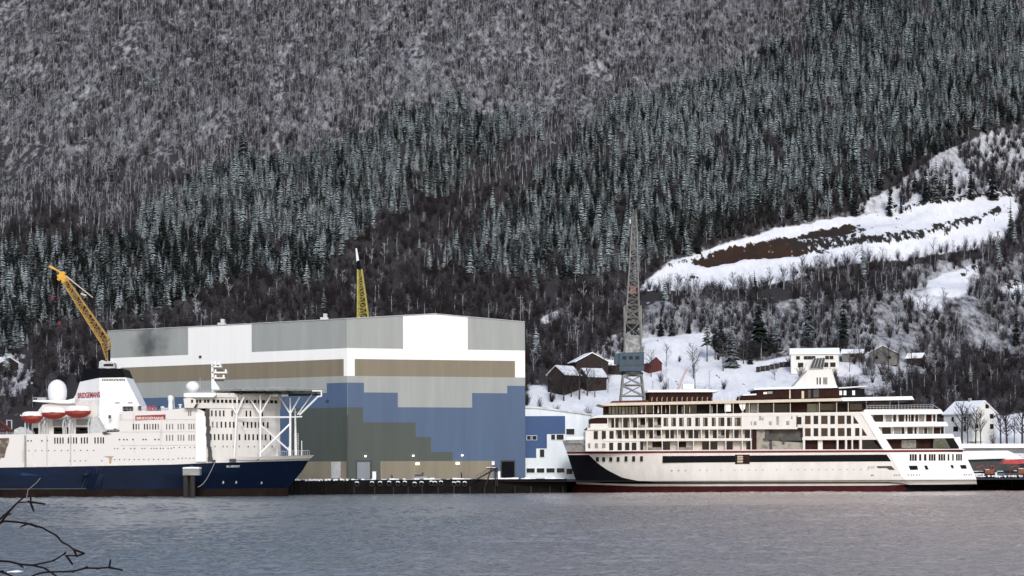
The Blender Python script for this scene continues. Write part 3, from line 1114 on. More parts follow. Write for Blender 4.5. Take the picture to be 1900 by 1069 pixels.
    for k, px in enumerate([1109.5, 1121, 1134, 1147.5, 1162, 1176, 1190.5]):
        d = MB()
        y0_, y1_ = [fr.Y + B / 2 - wf(px + o_, 850, 0) * B / 2 - 0.22 for o_ in (-2.7, 2.7)]
        x0_, x1_ = fr.X(px - 2.7), fr.X(px + 2.7)
        d.prism([(x0_, y0_, fr.Z(855)), (x1_, y1_, fr.Z(855)), (x1_, y1_, fr.Z(845.6)), (x0_, y0_, fr.Z(845.6))], (0, 0.7, 0))
        d.build('porthole', M['glass'], t)
    # windows aft of the boat bay
    cols = [(1494, 1504.5, 'brown_glass'), (1510, 1518.5, 'glass'), (1524, 1536, 'brown_glass'), (1541, 1549.5, 'glass'), (1555, 1567.5, 'brown_glass'), (1571.5, 1579.5, 'glass')]
    win(1478.5, 1487.5, 774, 788)
    for a, b, m in cols:
        win(a, b, 772, 787.5, m)
        win(a, b, 795, 810, m)
    win(1587, 1595, 795, 810)
    for tri in ([(1584, 772), (1594, 787), (1584, 787)], [(1600, 795), (1609.5, 809.5), (1600, 809.5)]):
        g = MB()
        fr.poly(g, tri, -0.06, 0.2)
        g.build('window', M['glass'], t, 'triangular window')
    for a, b, c, d in ((1409, 1413, 770.5, 780), (1414, 1417, 775, 780), (1427, 1432, 782, 789), (1441, 1445.5, 773, 789), (1459, 1465, 781.5, 789), (1393.5, 1395.5, 782, 789), (1399, 1404, 782, 789), (1468, 1471, 773, 778)):
        win(a, b, c, d, 'steel', 'vent')
    # boat bay: deep recess with clutter
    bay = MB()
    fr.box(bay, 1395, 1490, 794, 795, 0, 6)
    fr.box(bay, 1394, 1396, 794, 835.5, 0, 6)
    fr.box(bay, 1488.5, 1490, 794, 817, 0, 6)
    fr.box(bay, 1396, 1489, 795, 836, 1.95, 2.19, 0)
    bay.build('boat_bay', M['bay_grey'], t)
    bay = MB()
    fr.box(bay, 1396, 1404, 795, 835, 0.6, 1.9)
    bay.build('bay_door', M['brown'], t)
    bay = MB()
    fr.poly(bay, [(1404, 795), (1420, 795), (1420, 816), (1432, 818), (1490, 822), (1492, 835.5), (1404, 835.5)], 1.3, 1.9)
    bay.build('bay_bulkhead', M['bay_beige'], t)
    bay = MB()
    fr.box(bay, 1420, 1427, 795, 815, 0.9, 1.6)
    fr.box(bay, 1417, 1433, 813, 816.5, 0.5, 1.6)
    fr.box(bay, 1448, 1490, 812, 818, 0.7, 1.6)
    fr.box(bay, 1452, 1456, 818, 824, 0.8, 1.4)
    fr.box(bay, 1428, 1433, 816, 835, 1.0, 1.5)
    bay.build('davit', M['steel_d'], t)
    bay = MB()
    fr.box(bay, 1489, 1601, 817, 835, 1.8, 2.1)
    bay.build('lounge_front', M['brown'], t)
    for a, b in ((1490, 1494), (1518, 1526.5), (1553, 1556), (1568.5, 1572), (1580.5, 1583), (1595, 1599.5)):
        d = MB()
        fr.box(d, a, b, 816.8, 834.6, 0.0 if a > 1540 or a == 1490 else 1.0, 2.0)
        d.build('divider', M['white'], t)
    for tri in ([(1600, 818), (1619, 818), (1633, 833), (1600, 833)],):
        g = MB()
        fr.poly(g, tri, 1.0, 1.3)
        g.build('window', M['glass'], t)
    # slanting stern buttress and stern block
    mb = MB()
    fr.poly(mb, [(1597, 765), (1612, 765), (1657, 836.5), (1640, 836.5)], -0.25, B + 0.25)
    mb.build('stern_buttress', M['white_clean'], t)
    mb = MB()
    fr.poly(mb, [(1650, 841.2), (1788, 841), (1797, 857), (1808, 881), (1811.5, 890), (1812, 899), (1700, 900.3), (1686, 897), (1676, 889), (1670, 880)], -0.12, 0.5)
    mb.build('stern_block', M['white_clean'], t)
    # stern terraces
    core = MB()
    fr.box(core, 1600, 1738, 766, 790, 1.9, B - 1.9)
    fr.box(core, 1600, 1748, 790, 812, 1.9, B - 1.9)
    core.build('terrace_deckhouse', M['white'], t)
    core = MB()
    fr.box(core, 1620, 1770, 812, 836, 2.2, B - 2.2)
    core.build('terrace_deckhouse', M['brown'], t)
    for pts in ([(1603, 762.6), (1746, 761), (1752, 769), (1607, 770.5)], [(1620, 786), (1757, 785), (1760, 792.4), (1624, 793.4)], [(1633, 808.3), (1768, 806.5), (1772, 814.5), (1638, 815.8)]):
        mb = MB()
        fr.poly(mb, pts, -0.1, B + 0.1)
        mb.build('terrace_deck', M['white_clean'], t)
        sn = MB()
        x0, x1, y = pts[0][0] + 2, pts[1][0] - 2, pts[0][1]
        fr.box(sn, x0, x1, y - 1.6, y - 0.0, 0.2, 1.7)
        sn.build('terrace_snow', M['snow'], t)
    for a, b, m in ((1611, 1616, 'glass'), (1621, 1639, 'glass'), (1644, 1655, 'glass_grey'), (1658, 1663, 'glass'), (1668, 1678, 'glass'), (1681, 1684, 'brown'), (1687, 1696, 'brown'), (1699, 1704, 'glass'), (1706, 1715, 'glass_grey'), (1718, 1729, 'brown'), (1732, 1736, 'glass')):
        win(a, b, 771, 783.5, m, dep=1.8)
    for a, b, m in ((1628, 1633, 'glass_grey'), (1637, 1656, 'glass'), (1659, 1672, 'glass_grey'), (1673, 1680, 'glass'), (1684, 1694, 'glass'), (1697, 1701, 'glass'), (1703, 1714, 'glass_grey'), (1715, 1721, 'glass'), (1722, 1730, 'glass_grey'), (1731, 1745, 'brown'), (1746, 1748, 'glass')):
        win(a, b, 794.5, 806.5, m, dep=1.8)
    win(1673, 1700, 818, 833, 'glass_grey', dep=2.1)
    for a in (1614, 1640, 1665, 1690, 1718, 1738):
        d = MB()
        d.tube(fr.P(a, 786, 0.15), fr.P(a, 770, 0.15), 0.09, n=5)
        d.tube(fr.P(a + 14, 808, 0.15), fr.P(a + 14, 793, 0.15), 0.09, n=5)
        d.build('pillar', M['white_clean'], t)
    g = MB()
    fr.poly(g, [(1733, 815), (1754, 815), (1764, 833), (1731, 833)], -0.05, 0.3)
    g.build('window', M['glass_teal'], t, 'window reflecting the snow')
    g = MB()
    fr.poly(g, [(1756, 815), (1769, 814.5), (1780, 832), (1766, 833)], -0.05, 0.3)
    g.build('window', M['dark'], t)
    g = MB()
    fr.poly(g, [(1769, 813.5), (1782, 812.5), (1786, 835), (1780, 835)], 0.2, B - 0.2)
    g.build('stern_bulwark', M['white_clean'], t)
    # black window band with its slanted end, pilot door in it
    g = MB()
    fr.poly(g, [(1229.5, 845.6), (1645, 844.6), (1653.5, 857.2), (1229.5, 858)], -0.07, 0.3)
    g.build('window_band', M['black'], t)
    d = MB()
    fr.box(d, 1364, 1391, 843.5, 861, -0.14, 0.2)
    do = d.build('pilot_door', M['brown'], t, 'open shell door in the black band')
    d = MB()
    for x in (1369, 1372.5, 1376):
        fr.box(d, x, x + 1.2, 845, 859.5, -0.22, -0.1)
    for y in (847, 851, 856):
        fr.box(d, 1368, 1379, y, y + 1.2, -0.21, -0.1)
    d.build('ladder', M['cream'], do)
    for a, b in ((1688, 1691.5), (1692.5, 1696), (1697, 1701), (1705.5, 1709.5), (1714.5, 1719), (1723.5, 1727), (1728, 1731.5), (1732.5, 1736), (1741.5, 1745), (1746, 1749.5), (1750.5, 1754), (1758.5, 1761.5), (1767, 1769.7), (1774, 1777), (1778, 1781), (1782, 1785)):
        win(a, b, 844.2, 856.3, 'glass', dep=-0.2)
    for pts in ([(1686, 865.6), (1702, 865.4), (1703.5, 873), (1689, 873.4)], [(1715, 865.3), (1720, 865.2), (1723, 872.5), (1717.5, 873)], [(1763.5, 864.6), (1768, 864.4), (1770, 870.5), (1766, 871)], [(1781, 864.8), (1792, 864.5), (1794, 871.3), (1784, 871.6)]):
        g = MB()
        fr.poly(g, pts, -0.2, 0.2)
        g.build('mooring_port', M['dark'], t)
    for pts, m in (([(1610, 866), (1623, 866), (1623, 870.5), (1610, 870.5)], 'grime'), ([(1626, 866), (1654, 865.8), (1660.5, 873.2), (1650, 873), (1645, 869.8), (1629, 870)], 'steel_d')):
        g = MB()
        fr.poly(g, pts, -0.06, 0.2)
        g.build('mooring_port', M[m], t)
    # draught and thruster marks
    g = MB()
    for px in (1616, 1618.5, 1658, 1662, 1667, 1684, 1690, 1694, 1700, 1705, 1788, 1792, 1797, 1801):
        fr.box(g, px, px + 2.2, 881.5, 884, -0.16, -0.1)
    for px in range(1232, 1612, 13):
        if r.random() < 0.7:
            fr.box(g, px, px + 3, 871.5, 872.8, -0.03, 0.1)
    g.build('hull_mark', M['steel'], t)
    # ---- top: deck 8 glazing, roof edge, posts
    mb = MB()
    fr.poly(mb, [(1110, 748.5), (1135, 746.5), (1345, 743.5), (1563, 739.5), (1563, 744.8), (1345, 748.5), (1122, 752)], -0.3, B + 0.3)
    mb.build('roof_edge', M['cream'], t)
    for i in range(9):
        a = 1130 + i * 6.2
        win(a, a + 4.6, 754, 767, 'glass_teal' if i % 3 != 1 else 'glass_grey', dep=3.2)
    rb = random.Random(12)
    bx = [1186, 1198.5, 1213, 1228, 1243, 1257, 1270, 1294, 1318, 1331, 1345]
    for a, b in zip(bx[:-1], bx[1:]):
        win(a + 0.8, b - 0.8, 751, 766, rb.choice(['dark', 'brown', 'glass', 'brown_glass', 'dark']), 'bay_front', dep=rb.uniform(2.2, 3.2))
        if rb.random() < 0.6:
            c_ = rb.uniform(a + 2, b - 4)
            win(c_, c_ + rb.uniform(1, 2.5), 753, 766, rb.choice(['glass_grey', 'cabin', 'steel']), 'fitting', dep=1.6)
    for a, b in ((1522, 1551), (1555, 1572), (1577, 1600), (1612, 1650), (1656, 1690)):
        win(a, b, 750, 762, rb.choice(['dark', 'glass', 'brown_glass']), 'bay_front', dep=3.1)
    for i, x in enumerate((1198.5, 1213, 1228, 1243, 1257, 1270, 1318, 1331, 1347, 1361, 1379, 1391, 1407, 1436, 1467, 1521, 1553, 1574.5)):
        d = MB()
        fr.box(d, x - 0.55, x + 0.55, 747.5, 768, 0.1, 0.5)
        d.build('pillar', M['cream'], t)
    for pts, m in (([(1345, 748), (1356.5, 748), (1356.5, 763.5), (1345, 763.5)], 'white_clean'), ([(1371, 748), (1384, 748), (1383, 758), (1378, 764), (1374, 757)], 'white_clean')):
        g = MB()
        fr.poly(g, pts, 0.5, 0.7)
        g.build('wind_screen', M[m], t, 'loose white sheeting')
    for a, b, m in ((1384, 1391, 'glass_grey'), (1393, 1406, 'glass_grey'), (1408, 1435, 'glass'), (1437, 1466, 'glass'), (1498, 1519, 'glass_teal')):
        win(a, b, 750, 765, m, dep=3.0)
    # bridge front, low wing on the bow side
    mb = MB()
    fr.poly(mb, [(1097, 785.3), (1096.5, 775.5), (1110, 773), (1128, 772.5), (1128, 785.3)], 0.6, B - 0.6)
    mb.build('bridge_wing', M['brown'], t)
    sn = MB()
    fr.poly(sn, [(1096, 775.5), (1108, 770.5), (1128, 768.8), (1128, 772.6), (1110, 773.4)], 0.3, B - 0.3)
    sn.build('wing_snow', M['snow'], t)
    # wheelhouse block
    mb = MB()
    fr.poly(mb, [(1205, 744.5), (1204, 726), (1323, 725), (1323, 744.5)], 2.5, B - 2.5)
    mb.build('wheelhouse', M['brown'], t)
    mb = MB()
    fr.poly(mb, [(1201, 727), (1203, 723), (1312, 721.5), (1337, 725), (1324, 727.2)], 1.6, B - 1.6)
    mb.build('wheelhouse_roof', M['snow'], t)
    mb = MB()
    fr.poly(mb, [(1133, 747), (1137, 743), (1204, 741.5), (1204, 746)], 3, B - 3)
    mb.build('fore_roof', M['redwall'], t)
    mb = MB()
    fr.poly(mb, [(1405, 740.5), (1403, 723), (1557, 720), (1557, 738)], 2.5, B - 2.5)
    fr.poly(mb, [(1376, 741.5), (1378, 734), (1405, 733), (1405, 741.5)], 2.5, B - 2.5)
    mb.build('pool_deckhouse', M['brown'], t)
    mb = MB()
    fr.poly(mb, [(1399, 723.5), (1401, 720), (1553, 715.5), (1555, 720.3)], 1.8, B - 1.8)
    fr.poly(mb, [(1378, 734), (1380, 731.5), (1404, 730.5), (1404, 733.2)], 2.3, B - 2.3)
    mb.build('deckhouse_roof', M['snow'], t)
    for a, b, c, d, m in ((1417, 1424, 727.5, 731.5, 'pale'), (1425, 1434, 726.5, 731, 'steel'), (1465, 1467.5, 722, 740, 'cream'), (1488, 1492.5, 726, 740, 'cream'), (1500, 1505, 724, 739, 'steel_d'), (1510, 1520, 723, 738, 'steel_d')):
        win(a, b, c, d, m, 'fitting', dep=2.4)
    mb = MB()
    fr.box(mb, 1557, 1605, 722, 738, 5, B - 5)
    mb.build('aft_deckhouse', M['dark'], t)
    mb = MB()
    fr.poly(mb, [(1556, 722), (1556, 719.5), (1608, 716.5), (1608, 719)], 4, B - 4)
    mb.build('deckhouse_roof', M['snow_thin'], t)
    for a in (1558, 1566, 1582):
        win(a, a + 5, 725.5, 734, 'white_clean', 'locker', dep=4.8)
    # white funnel casing with a snowy top
    mb = MB()
    pts = [(1472, 718.5), (1500, 687.5), (1544, 685.5), (1553, 716)]
    mb.prism([fr.P(x, y, 6) for x, y in reversed(pts)], (0, 8, 0))
    fo = mb.build('funnel_casing', M['white'], t)
    for a, b in ((1516, 1518.5), (1521, 1524), (1528, 1536)):
        win(a, b, 701, 714, 'glass_grey' if a > 1525 else 'steel_d', 'louvre', 5.9, fo)
    # roof slab over the aft deck
    mb = MB()
    fr.poly(mb, [(1562, 738.5), (1693, 736.5), (1697, 743), (1564, 745)], 0.3, B - 0.3)
    mb.build('deck_canopy', M['white_clean'], t)
    for x in (1608, 1652, 1668):
        d = MB()
        d.tube(fr.P(x, 762, 0.6), fr.P(x, 744, 0.6), 0.1, n=5)
        d.build('pillar', M['steel'], t)
    # railings
    d = MB()
    for y in (751, 754.5, 758):
        d.tube(fr.P(1610, y + 3, 0.2), fr.P(1732, y + 1, 0.2), 0.05, n=4)
    for x in np.linspace(1610, 1732, 22):
        d.tube(fr.P(x, 763, 0.2), fr.P(x, 753, 0.2), 0.05, n=4)
    d.tube(fr.P(1732, 753, 0.2), fr.P(1746, 762, 0.2), 0.08, n=4)
    d.build('railing', M['steel_l'], t)
    d = MB()
    for x in list(np.linspace(1210, 1322, 13)) + list(np.linspace(1330, 1372, 7)):
        d.tube(fr.P(x, 744, 0.4), fr.P(x, 737.5, 0.4), 0.08, n=4)
        d.tube(fr.P(x, 738, 0.4), fr.P(x + 1.8, 736.5, 0.4), 0.07, n=4)
    d.build('rail_stanchions', M['cream'], t)
    # fittings on the bow and the wheelhouse top
    d = MB()
    fr.poly(d, [(1083, 797), (1089, 791.5), (1091, 797)], B / 2 - 1, B / 2 + 1)
    fr.poly(d, [(1102, 796), (1104, 793), (1107, 796.5)], 3, 4)
    d.build('winch', M['steel_d'], t)
    d = MB()
    d.tube(fr.P(1212, 722, 8), fr.P(1212, 705, 8), 0.12, n=5)
    d.tube(fr.P(1241, 722, 8), fr.P(1241, 700, 8), 0.12, n=5)
    d.build('antenna', M['steel'], t)
    d = MB()
    fr.box(d, 1268, 1288, 712, 721, 6, 10)
    d.build('locker', M['white_clean'], t)
    d = MB()
    d.tube(fr.P(1258, 722, 9), fr.P(1275, 684, 9), 0.5, 0.3, n=4)
    d.build('crane_jib', mat('faded_pink_paint', (0.55, 0.42, 0.38), 0.6), t)
    return t


make_cruise_ship()


# ---------------------------------------------------------------- hotel ship (left)
def text_mesh(body, size, width, name, m, parent, M4, bold=True):
    cu = bpy.data.curves.new(name, 'FONT')
    cu.body = body
    cu.size = size
    cu.align_x = 'LEFT'
    cu.extrude = 0.02
    if bold:
        cu.offset = size * 0.02
    tmp = bpy.data.objects.new('tmp', cu)
    COL.objects.link(tmp)
    bpy.context.view_layer.update()
    dg = bpy.context.evaluated_depsgraph_get()
    me = bpy.data.meshes.new_from_object(tmp.evaluated_get(dg))
    bpy.data.objects.remove(tmp)
    bpy.data.curves.remove(cu)
    xs = [v.co.x for v in me.vertices]
    k = width / (max(xs) - min(xs))
    off = ORG.get(parent.name, (0, 0, 0))
    for v in me.vertices:
        v.co.x *= k
    me.transform(Matrix.Translation((-off[0], -off[1], -off[2])) @ M4)
    me.materials.clear()
    me.materials.append(m)
    o = bpy.data.objects.new(name, me)
    COL.objects.link(o)
    o.parent = parent
    ORG[o.name] = off
    return o


def wall_matrix(p, q):
    """text frame: origin p, reading towards q, upright"""
    x = (Vector(q) - Vector(p)).normalized()
    z = Vector((0, 0, 1))
    n = x.cross(z).normalized()
    return Matrix(((x.x, z.x, n.x, p[0]), (x.y, z.y, n.y, p[1]), (x.z, z.z, n.z, p[2]), (0, 0, 0, 1)))


def make_hotel_ship():
    fr = Fr(598, 300)
    s = fr.s
    B = 24.0
    t = thing('hotel_ship', 'white and navy hotel ship with a helideck over its bow and a black-topped funnel', 'ship', (fr.X(250), 598 + B / 2, 0))
    stem = lambda py: interp(py, [844, 855, 896, 905.5, 921, 930], [577, 565, 541, 527, 526, 526])
    stern = lambda py: -300.0
    ent = lambda py: interp(py, [845, 867, 905, 921], [150, 185, 265, 290])

    def wf(px, py, u):
        d = min(max((stem(py) - px) / ent(py), 0), 1)
        return max((1 - (1 - d) ** 2.2) ** 0.92, 0.012)

    def bulge(px, py):
        if py < 872:
            return 0.0
        return 3.2 * interp(px, [158, 186], [1, 0]) if py >= 880 else 0.0
    bt = lambda x: interp(x, [-300, 0, 320, 384, 468, 560, 580], [868.5, 866.5, 862.2, 859.5, 858, 855.5, 853.5])
    rows = [lambda x: interp(x, [-300, 388, 393, 480, 578], [861, 857, 848.5, 848.5, 845]), bt,
            lambda x: bt(x) + interp(x, [160, 200, 400], [16, 16, 18]), lambda x: 907.5 if x < 520 else 906.5, lambda x: 927.0]
    us = np.concatenate([np.linspace(0, 0.25, 44), np.linspace(0.26, 0.42, 14), np.linspace(0.425, 0.5, 14), np.linspace(0.51, 1, 14)])
    mb, grid = loft(fr, rows, stem, stern, ent, B, us, wf, False, lambda j, px: {-1: 3, 0: 0, 1: 1, 2: 1, 3: 2}[j], bulge=bulge)
    mb.build('hull', [M['white'], M['navy'], M['boot_l'], M['steel']], t)
    # sponson gussets, slanted
    for px in (8, 72, 117, 163):
        g = MB()
        g.prism([fr.P(px - 3, 882, -3.3), fr.P(px + 1, 882, -3.3), fr.P(px + 8, 867, -0.12), fr.P(px + 4, 867, -0.12)], (0, 0.6, 0))
        g.build('sponson_gusset', M['navy'], t)
    for a_, b_ in ((-60, 0), (43, 75), (80, 120), (125, 165)):
        g = MB()
        dd = lambda y: -3.25 * (y - 867) / 15.0 - 0.06
        g.prism([fr.P(a_ - 5, 881.3, dd(881.3)), fr.P(b_ - 5, 881.3, dd(881.3)), fr.P(b_, 868, dd(868)), fr.P(a_, 868, dd(868))], (0, 0.3, 0))
        g.build('sponson_panel', M['navy_pale'], t)  # upper panels in a paler blue than the hull below
    g = MB()
    fr.box(g, -300, 160, 905.5, 907, -3.35, -2.9)
    g.build('rubbing_strake', M['steel_d'], t)
    # main white side aft, deckhouse forward
    g = MB()
    fr.poly(g, [(-300, 867), (-300, 806), (150, 804.5), (222, 801), (222, 863)], 0.02, B - 0.02)
    g.build('side_wall', M['rust_white'], t)
    g = MB()
    fr.poly(g, [(222, 863), (222, 764), (245, 762.5), (300, 762.5), (345, 757), (364, 757), (388, 768), (391, 858)], 0.02, B - 0.02)
    g.build('superstructure', M['rust_white'], t)
    g = MB()
    fr.box(g, 364, 383, 768, 857, -0.55, 0.3)
    g.build('side_pylon', M['white_clean'], t)
    g = MB()
    rr = random.Random(2)
    for i in range(15):
        y = 759 + i * 6.4
        fr.box(g, 380.5 + rr.uniform(-1, 1.5) + i * 0.35, 387 + rr.uniform(-1, 2) + i * 0.35, y, y + 6.6, -0.7 - 0.2 * rr.random(), 0.2)
    g.build('escape_chute', M['steel_d'], t)
    for y in (778.5, 801, 826):
        g = MB()
        fr.box(g, 224, 363, y, y + 0.7, -0.04, 0.1)
        g.build('seam', M['grime'], t)
    for px in (47, 87, 131):
        g = MB()
        fr.box(g, px - (1.8 if px == 47 else 0.6), px + (1.8 if px == 47 else 0.6), 807, 866, -0.2, 0.1)
        g.build('drain_pipe', M['steel'] if px == 47 else M['grime'], t)

    def win(a, b, c, d, m='glass', name='window', dep=-0.05):
        q = MB()
        fr.box(q, a, b, c, d, dep, dep + 0.25)
        return q.build(name, M[m], t)
    gr = ['glass', 'glass', 'glass_grey']
    for i, x in enumerate((102, 107, 112, 117, 127, 131.5, 137, 142, 151.5, 157, 162, 176.5, 182, 187.5, 192)):
        win(x - 1.2, x + 1.2, 811, 822.5, gr[i % 2])
    for row, (y0, y1) in enumerate(((786.5, 797), (807, 818))):
        for i, x in enumerate((248, 253, 258, 268.5, 273.5, 278.5, 284, 289, 294, 309.5, 315, 320.5, 331, 336, 341, 351, 355.5, 360)):
            if row == 1 and x < 305:
                continue
            win(x - 1.1, x + 1.1, y0, y1, gr[(i * 7 + row) % 3] if x < 300 else 'glass_grey')
    ports = [(x, 835.3) for x in range(54, 182, 12)] + [(x, 832) for x in (213, 219, 230, 243, 250, 264, 269, 281, 286, 291, 298, 303, 312, 318)] + [(x, 830.5) for x in (323, 333, 343, 353, 361)]
    ports += [(x, 854.5) for x in (130, 139, 149, 159, 189)] + [(x, 852.5) for x in range(213, 330, 9)] + [(x, 850.5) for x in range(331, 364, 7)] + [(x, 815.5) for x in (222, 230, 236, 247, 266, 271, 288, 295)] + [(52, 817), (58, 817), (78, 817), (88, 816.5)]
    for x, y in ports[:98]:
        q = MB()
        c = fr.P(x, y)
        q.tube(c + Vector((0, -0.06, 0)), c + Vector((0, 0.1, 0)), 0.17 if y > 820 else 0.24, n=8)
        q.build('porthole', M['steel_d'], t)
    # rust patch and old fittings at the stern end
    q = MB()
    fr.poly(q, [(192, 846), (211, 846), (208, 849.5), (206, 860), (203, 860), (202, 849.5)], -0.03, 0.1)
    q.build('rust_stain', mat('rust', (0.42, 0.30, 0.20), 0.9, 0.3, 1.5), t)
    q = MB()
    fr.poly(q, [(-8, 868), (-8, 812), (17, 811.5), (17, 819), (12, 832), (8, 848), (2, 848)], -0.06, 0.2)
    q.build('stern_fairlead', mat('rusty_fairlead', (0.10, 0.075, 0.06), 0.9, col2=(0.32, 0.28, 0.24), scale=0.6, thr=(0.45, 0.65)), t)
    q = MB()
    q.tube(fr.P(-12, 772, 1), fr.P(23, 800, 1), 0.5, n=4)
    q.tube(fr.P(-12, 801, 1), fr.P(14, 796, 1), 0.35, n=4)
    q.build('provision_boom', M['redwall'], t)
    q = MB()
    fr.poly(q, [(25, 806), (27, 796), (38, 791), (46, 793), (60, 800), (62, 806)], 1, 6)
    q.build('winch_cover', M['steel_l'], t)
    q = MB()
    for x in (13, 22):
        q.tube(fr.P(x, 806, 2), fr.P(x, 778, 2), 0.18, n=5)
    q.tube(fr.P(13, 779, 2), fr.P(22, 779, 2), 0.12, n=5)
    q.build('stern_frame', M['steel_l'], t)
    # boat deck under the lifeboats
    q = MB()
    fr.poly(q, [(58, 806), (60, 776), (80, 750), (100, 746), (190, 746), (190, 806)], 4.0, B - 4)
    q.build('boat_deckhouse', M['white'], t)
    for a, b, c, d, m in ((62, 71, 793, 805, 'dark'), (100, 118, 792, 805, 'dark'), (122, 127, 792, 805, 'dark'), (141, 164, 792, 804.5, 'dark'), (98, 125, 778, 790, 'steel'), (142, 168, 777, 788, 'steel'), (104, 116, 796, 799, 'white'), (148, 159, 795, 798, 'white')):
        win(a, b, c, d, m, 'deck_opening', 3.85)
    for x in (48, 74, 83, 118, 130, 165):
        q = MB()
        q.path([fr.P(x, 806, 0.3), fr.P(x - 1, 786, 0.5), fr.P(x + 2, 776, 1.5), fr.P(x + 6, 774, 3)], 0.28, 0.2, 5)
        q.tube(fr.P(x + 6, 806, 1.5), fr.P(x + 4, 780, 2), 0.18, n=5)
        q.build('davit', M['steel_l'], t)
    q = MB()
    fr.poly(q, [(165, 803), (170, 776), (182, 770), (190, 786), (195, 800), (192, 803)], 1, 2)
    q.build('davit_cover', M['steel_l'], t)
    q = MB()
    q.tube(fr.P(184, 772, 0.6), fr.P(193, 788, 0.6), 0.3, n=5)
    q.build('davit', M['white_clean'], t)
    q = MB()
    fr.box(q, 198, 222, 797, 801, 0.5, 4)
    fr.box(q, 211, 216, 795, 800, 0.3, 1)
    q.build('deck_gear', M['steel_d'], t)
    q = MB()
    fr.box(q, 201.5, 206, 770, 776, 1.2, 1.6)
    q.build('life_ring_rack', M['steel_d'], t)
    q = MB()
    fr.poly(q, [(189, 801), (193, 806), (206, 804.5), (196, 802)], -0.3, 0.3)
    q.build('hatch', M['steel_d'], t)
    # funnel
    aft = 8.0

    def fpoly(pts, m, name, d0, thick):
        q = MB()
        q.prism([fr.P(x, y, d0 + (aft * (185 - x) / 40.0 if x < 185 else 0.0)) for x, y in reversed(pts)], (0, thick, 0))
        return q.build(name, m, t)
    fpoly([(185, 700.5), (234, 699.8), (262, 757), (262, 800), (185, 800)], M['white_clean'], 'funnel', 3.0, 12)
    fpoly([(149, 708), (185, 700.5), (185, 800), (128, 790), (120, 747), (136, 740), (141, 732)], M['white_clean'], 'funnel', 3.0, 6)
    fpoly([(185, 683.5), (227, 683.5), (234, 699.8), (185, 700.5)], M['black'], 'funnel_cap', 2.9, 12)
    fpoly([(155, 683.5), (185, 683.5), (185, 700.5), (150, 707.5)], M['black'], 'funnel_cap', 2.9, 6)
    for x0, x1, y0, y1 in ((158, 166, 683, 676), (172, 176, 684, 669), (178, 184, 684, 662)):
        q = MB()
        q.tube(fr.P(x0, y0, 9), fr.P(x0 - 2, y1, 9), 0.45, 0.4, 8)
        q.build('exhaust_pipe', M['black'], t)
    q = MB()
    for k in range(14):
        x = 190 + k * 3.1
        fr.box(q, x, x + 2.0, 703 + 0.3 * math.sin(k * 2.1), 706 + 0.5 * math.sin(k * 3), 2.85, 3.0)
    q.build('louvre', M['steel_d'], t)
    for a, b in ((214, 222), (238, 246)):
        win(a, b, 746, 748.3, 'steel', 'vent', 2.9)
    p, q2 = fr.P(144.5, 738.2, 3.0 + aft * 40.5 / 40.0 - 0.15), fr.P(184.8, 737.2, 3.0 - 0.15)
    M4 = wall_matrix(p, (q2.x, q2.y, p.z))
    text_mesh('BRIDGEMANS', 2.15, (Vector((q2.x, q2.y, 0)) - Vector((p.x, p.y, 0))).length + 0.2, 'funnel_lettering', M['red_letters'], t, M4, True)
    for x, y in ((168, 747), (131, 747.5), (120.5, 748)):
        q = MB()
        yy = 3.0 + aft * (185 - x) / 40.0
        c = fr.P(x, y, yy)
        q.tube(c + Vector((0, -0.3, 0)), c + Vector((0, 0.3, 0)), 0.3, n=8)
        q.build('porthole', M['steel_d'], t)
    # forward of the funnel: boxes, banner, vents
    for a, b, c, d, m, dd in ((228, 236, 754, 763, 'white', 3), (232, 247, 754, 762, 'dark', 2.4), (248, 256, 752, 763, 'white', 2.5), (257, 262, 753.5, 761, 'dark', 2.4), (263, 271, 754, 763, 'steel_l', 3), (273, 282, 753, 761, 'banner', 2.5), (284, 289, 752, 761, 'banner', 2.5), (293.5, 297, 754, 761, 'dark', 2.5), (299, 312, 757, 763, 'steel_l', 3), (222, 226, 768, 780, 'steel_l', -0.05)):
        win(a, b, c, d, m, 'deck_locker', dd)
    q = MB()
    fr.poly(q, [(251.5, 771), (307.5, 769), (307.5, 778), (251.5, 780)], -0.08, 0.1)
    bo = q.build('banner', M['banner'], t, 'red banner with pale lettering')
    p = fr.P(253.5, 778.2, -0.1)
    text_mesh('BRIDGEMANS', 1.0, 50 * s, 'banner_lettering', M['pale'], bo, wall_matrix(p, fr.P(305, 778.2, -0.1)))
    q = MB()
    c = fr.P(317, 763, 3)
    q.lathe((c.x, c.y, c.z), [(0.75, 0), (0.62, 2.6), (0.75, 3.1), (0.8, 4.0), (0.5, 4.5)], 12)
    q.build('ventilator', M['white_clean'], t, smooth=False)
    q = MB()
    q.tube(fr.P(324, 763, 3), fr.P(323, 737, 3), 0.15, n=5)
    q.tube(fr.P(372, 728, 4), fr.P(372, 701, 4), 0.06, n=4)
    q.tube(fr.P(363, 728, 4), fr.P(363, 706, 4), 0.06, n=4)
    q.build('antenna', M['steel_l'], t)
    for x0, x1, y0, y1, d_ in ((224, 342, 762.5, 757, 0.15), (192, 222, 801, 796, 0.3), (-60, 60, 806, 801, 0.3), (342, 400, 729, 724.5, -1.5), (135, 184, 748, 743, 2.5)):
        q = MB()
        for f_ in (0, 0.5):
            yy = y1 + (y0 - y1) * f_
            q.tube(fr.P(x0, yy, d_), fr.P(x1, yy, d_), 0.035, n=4)
        for x in np.arange(x0, x1 + 0.1, 6.0):
            q.tube(fr.P(x, y0 + 0.5, d_), fr.P(x, y1, d_), 0.035, n=4)
        q.build('railing', M['steel_l'], t)
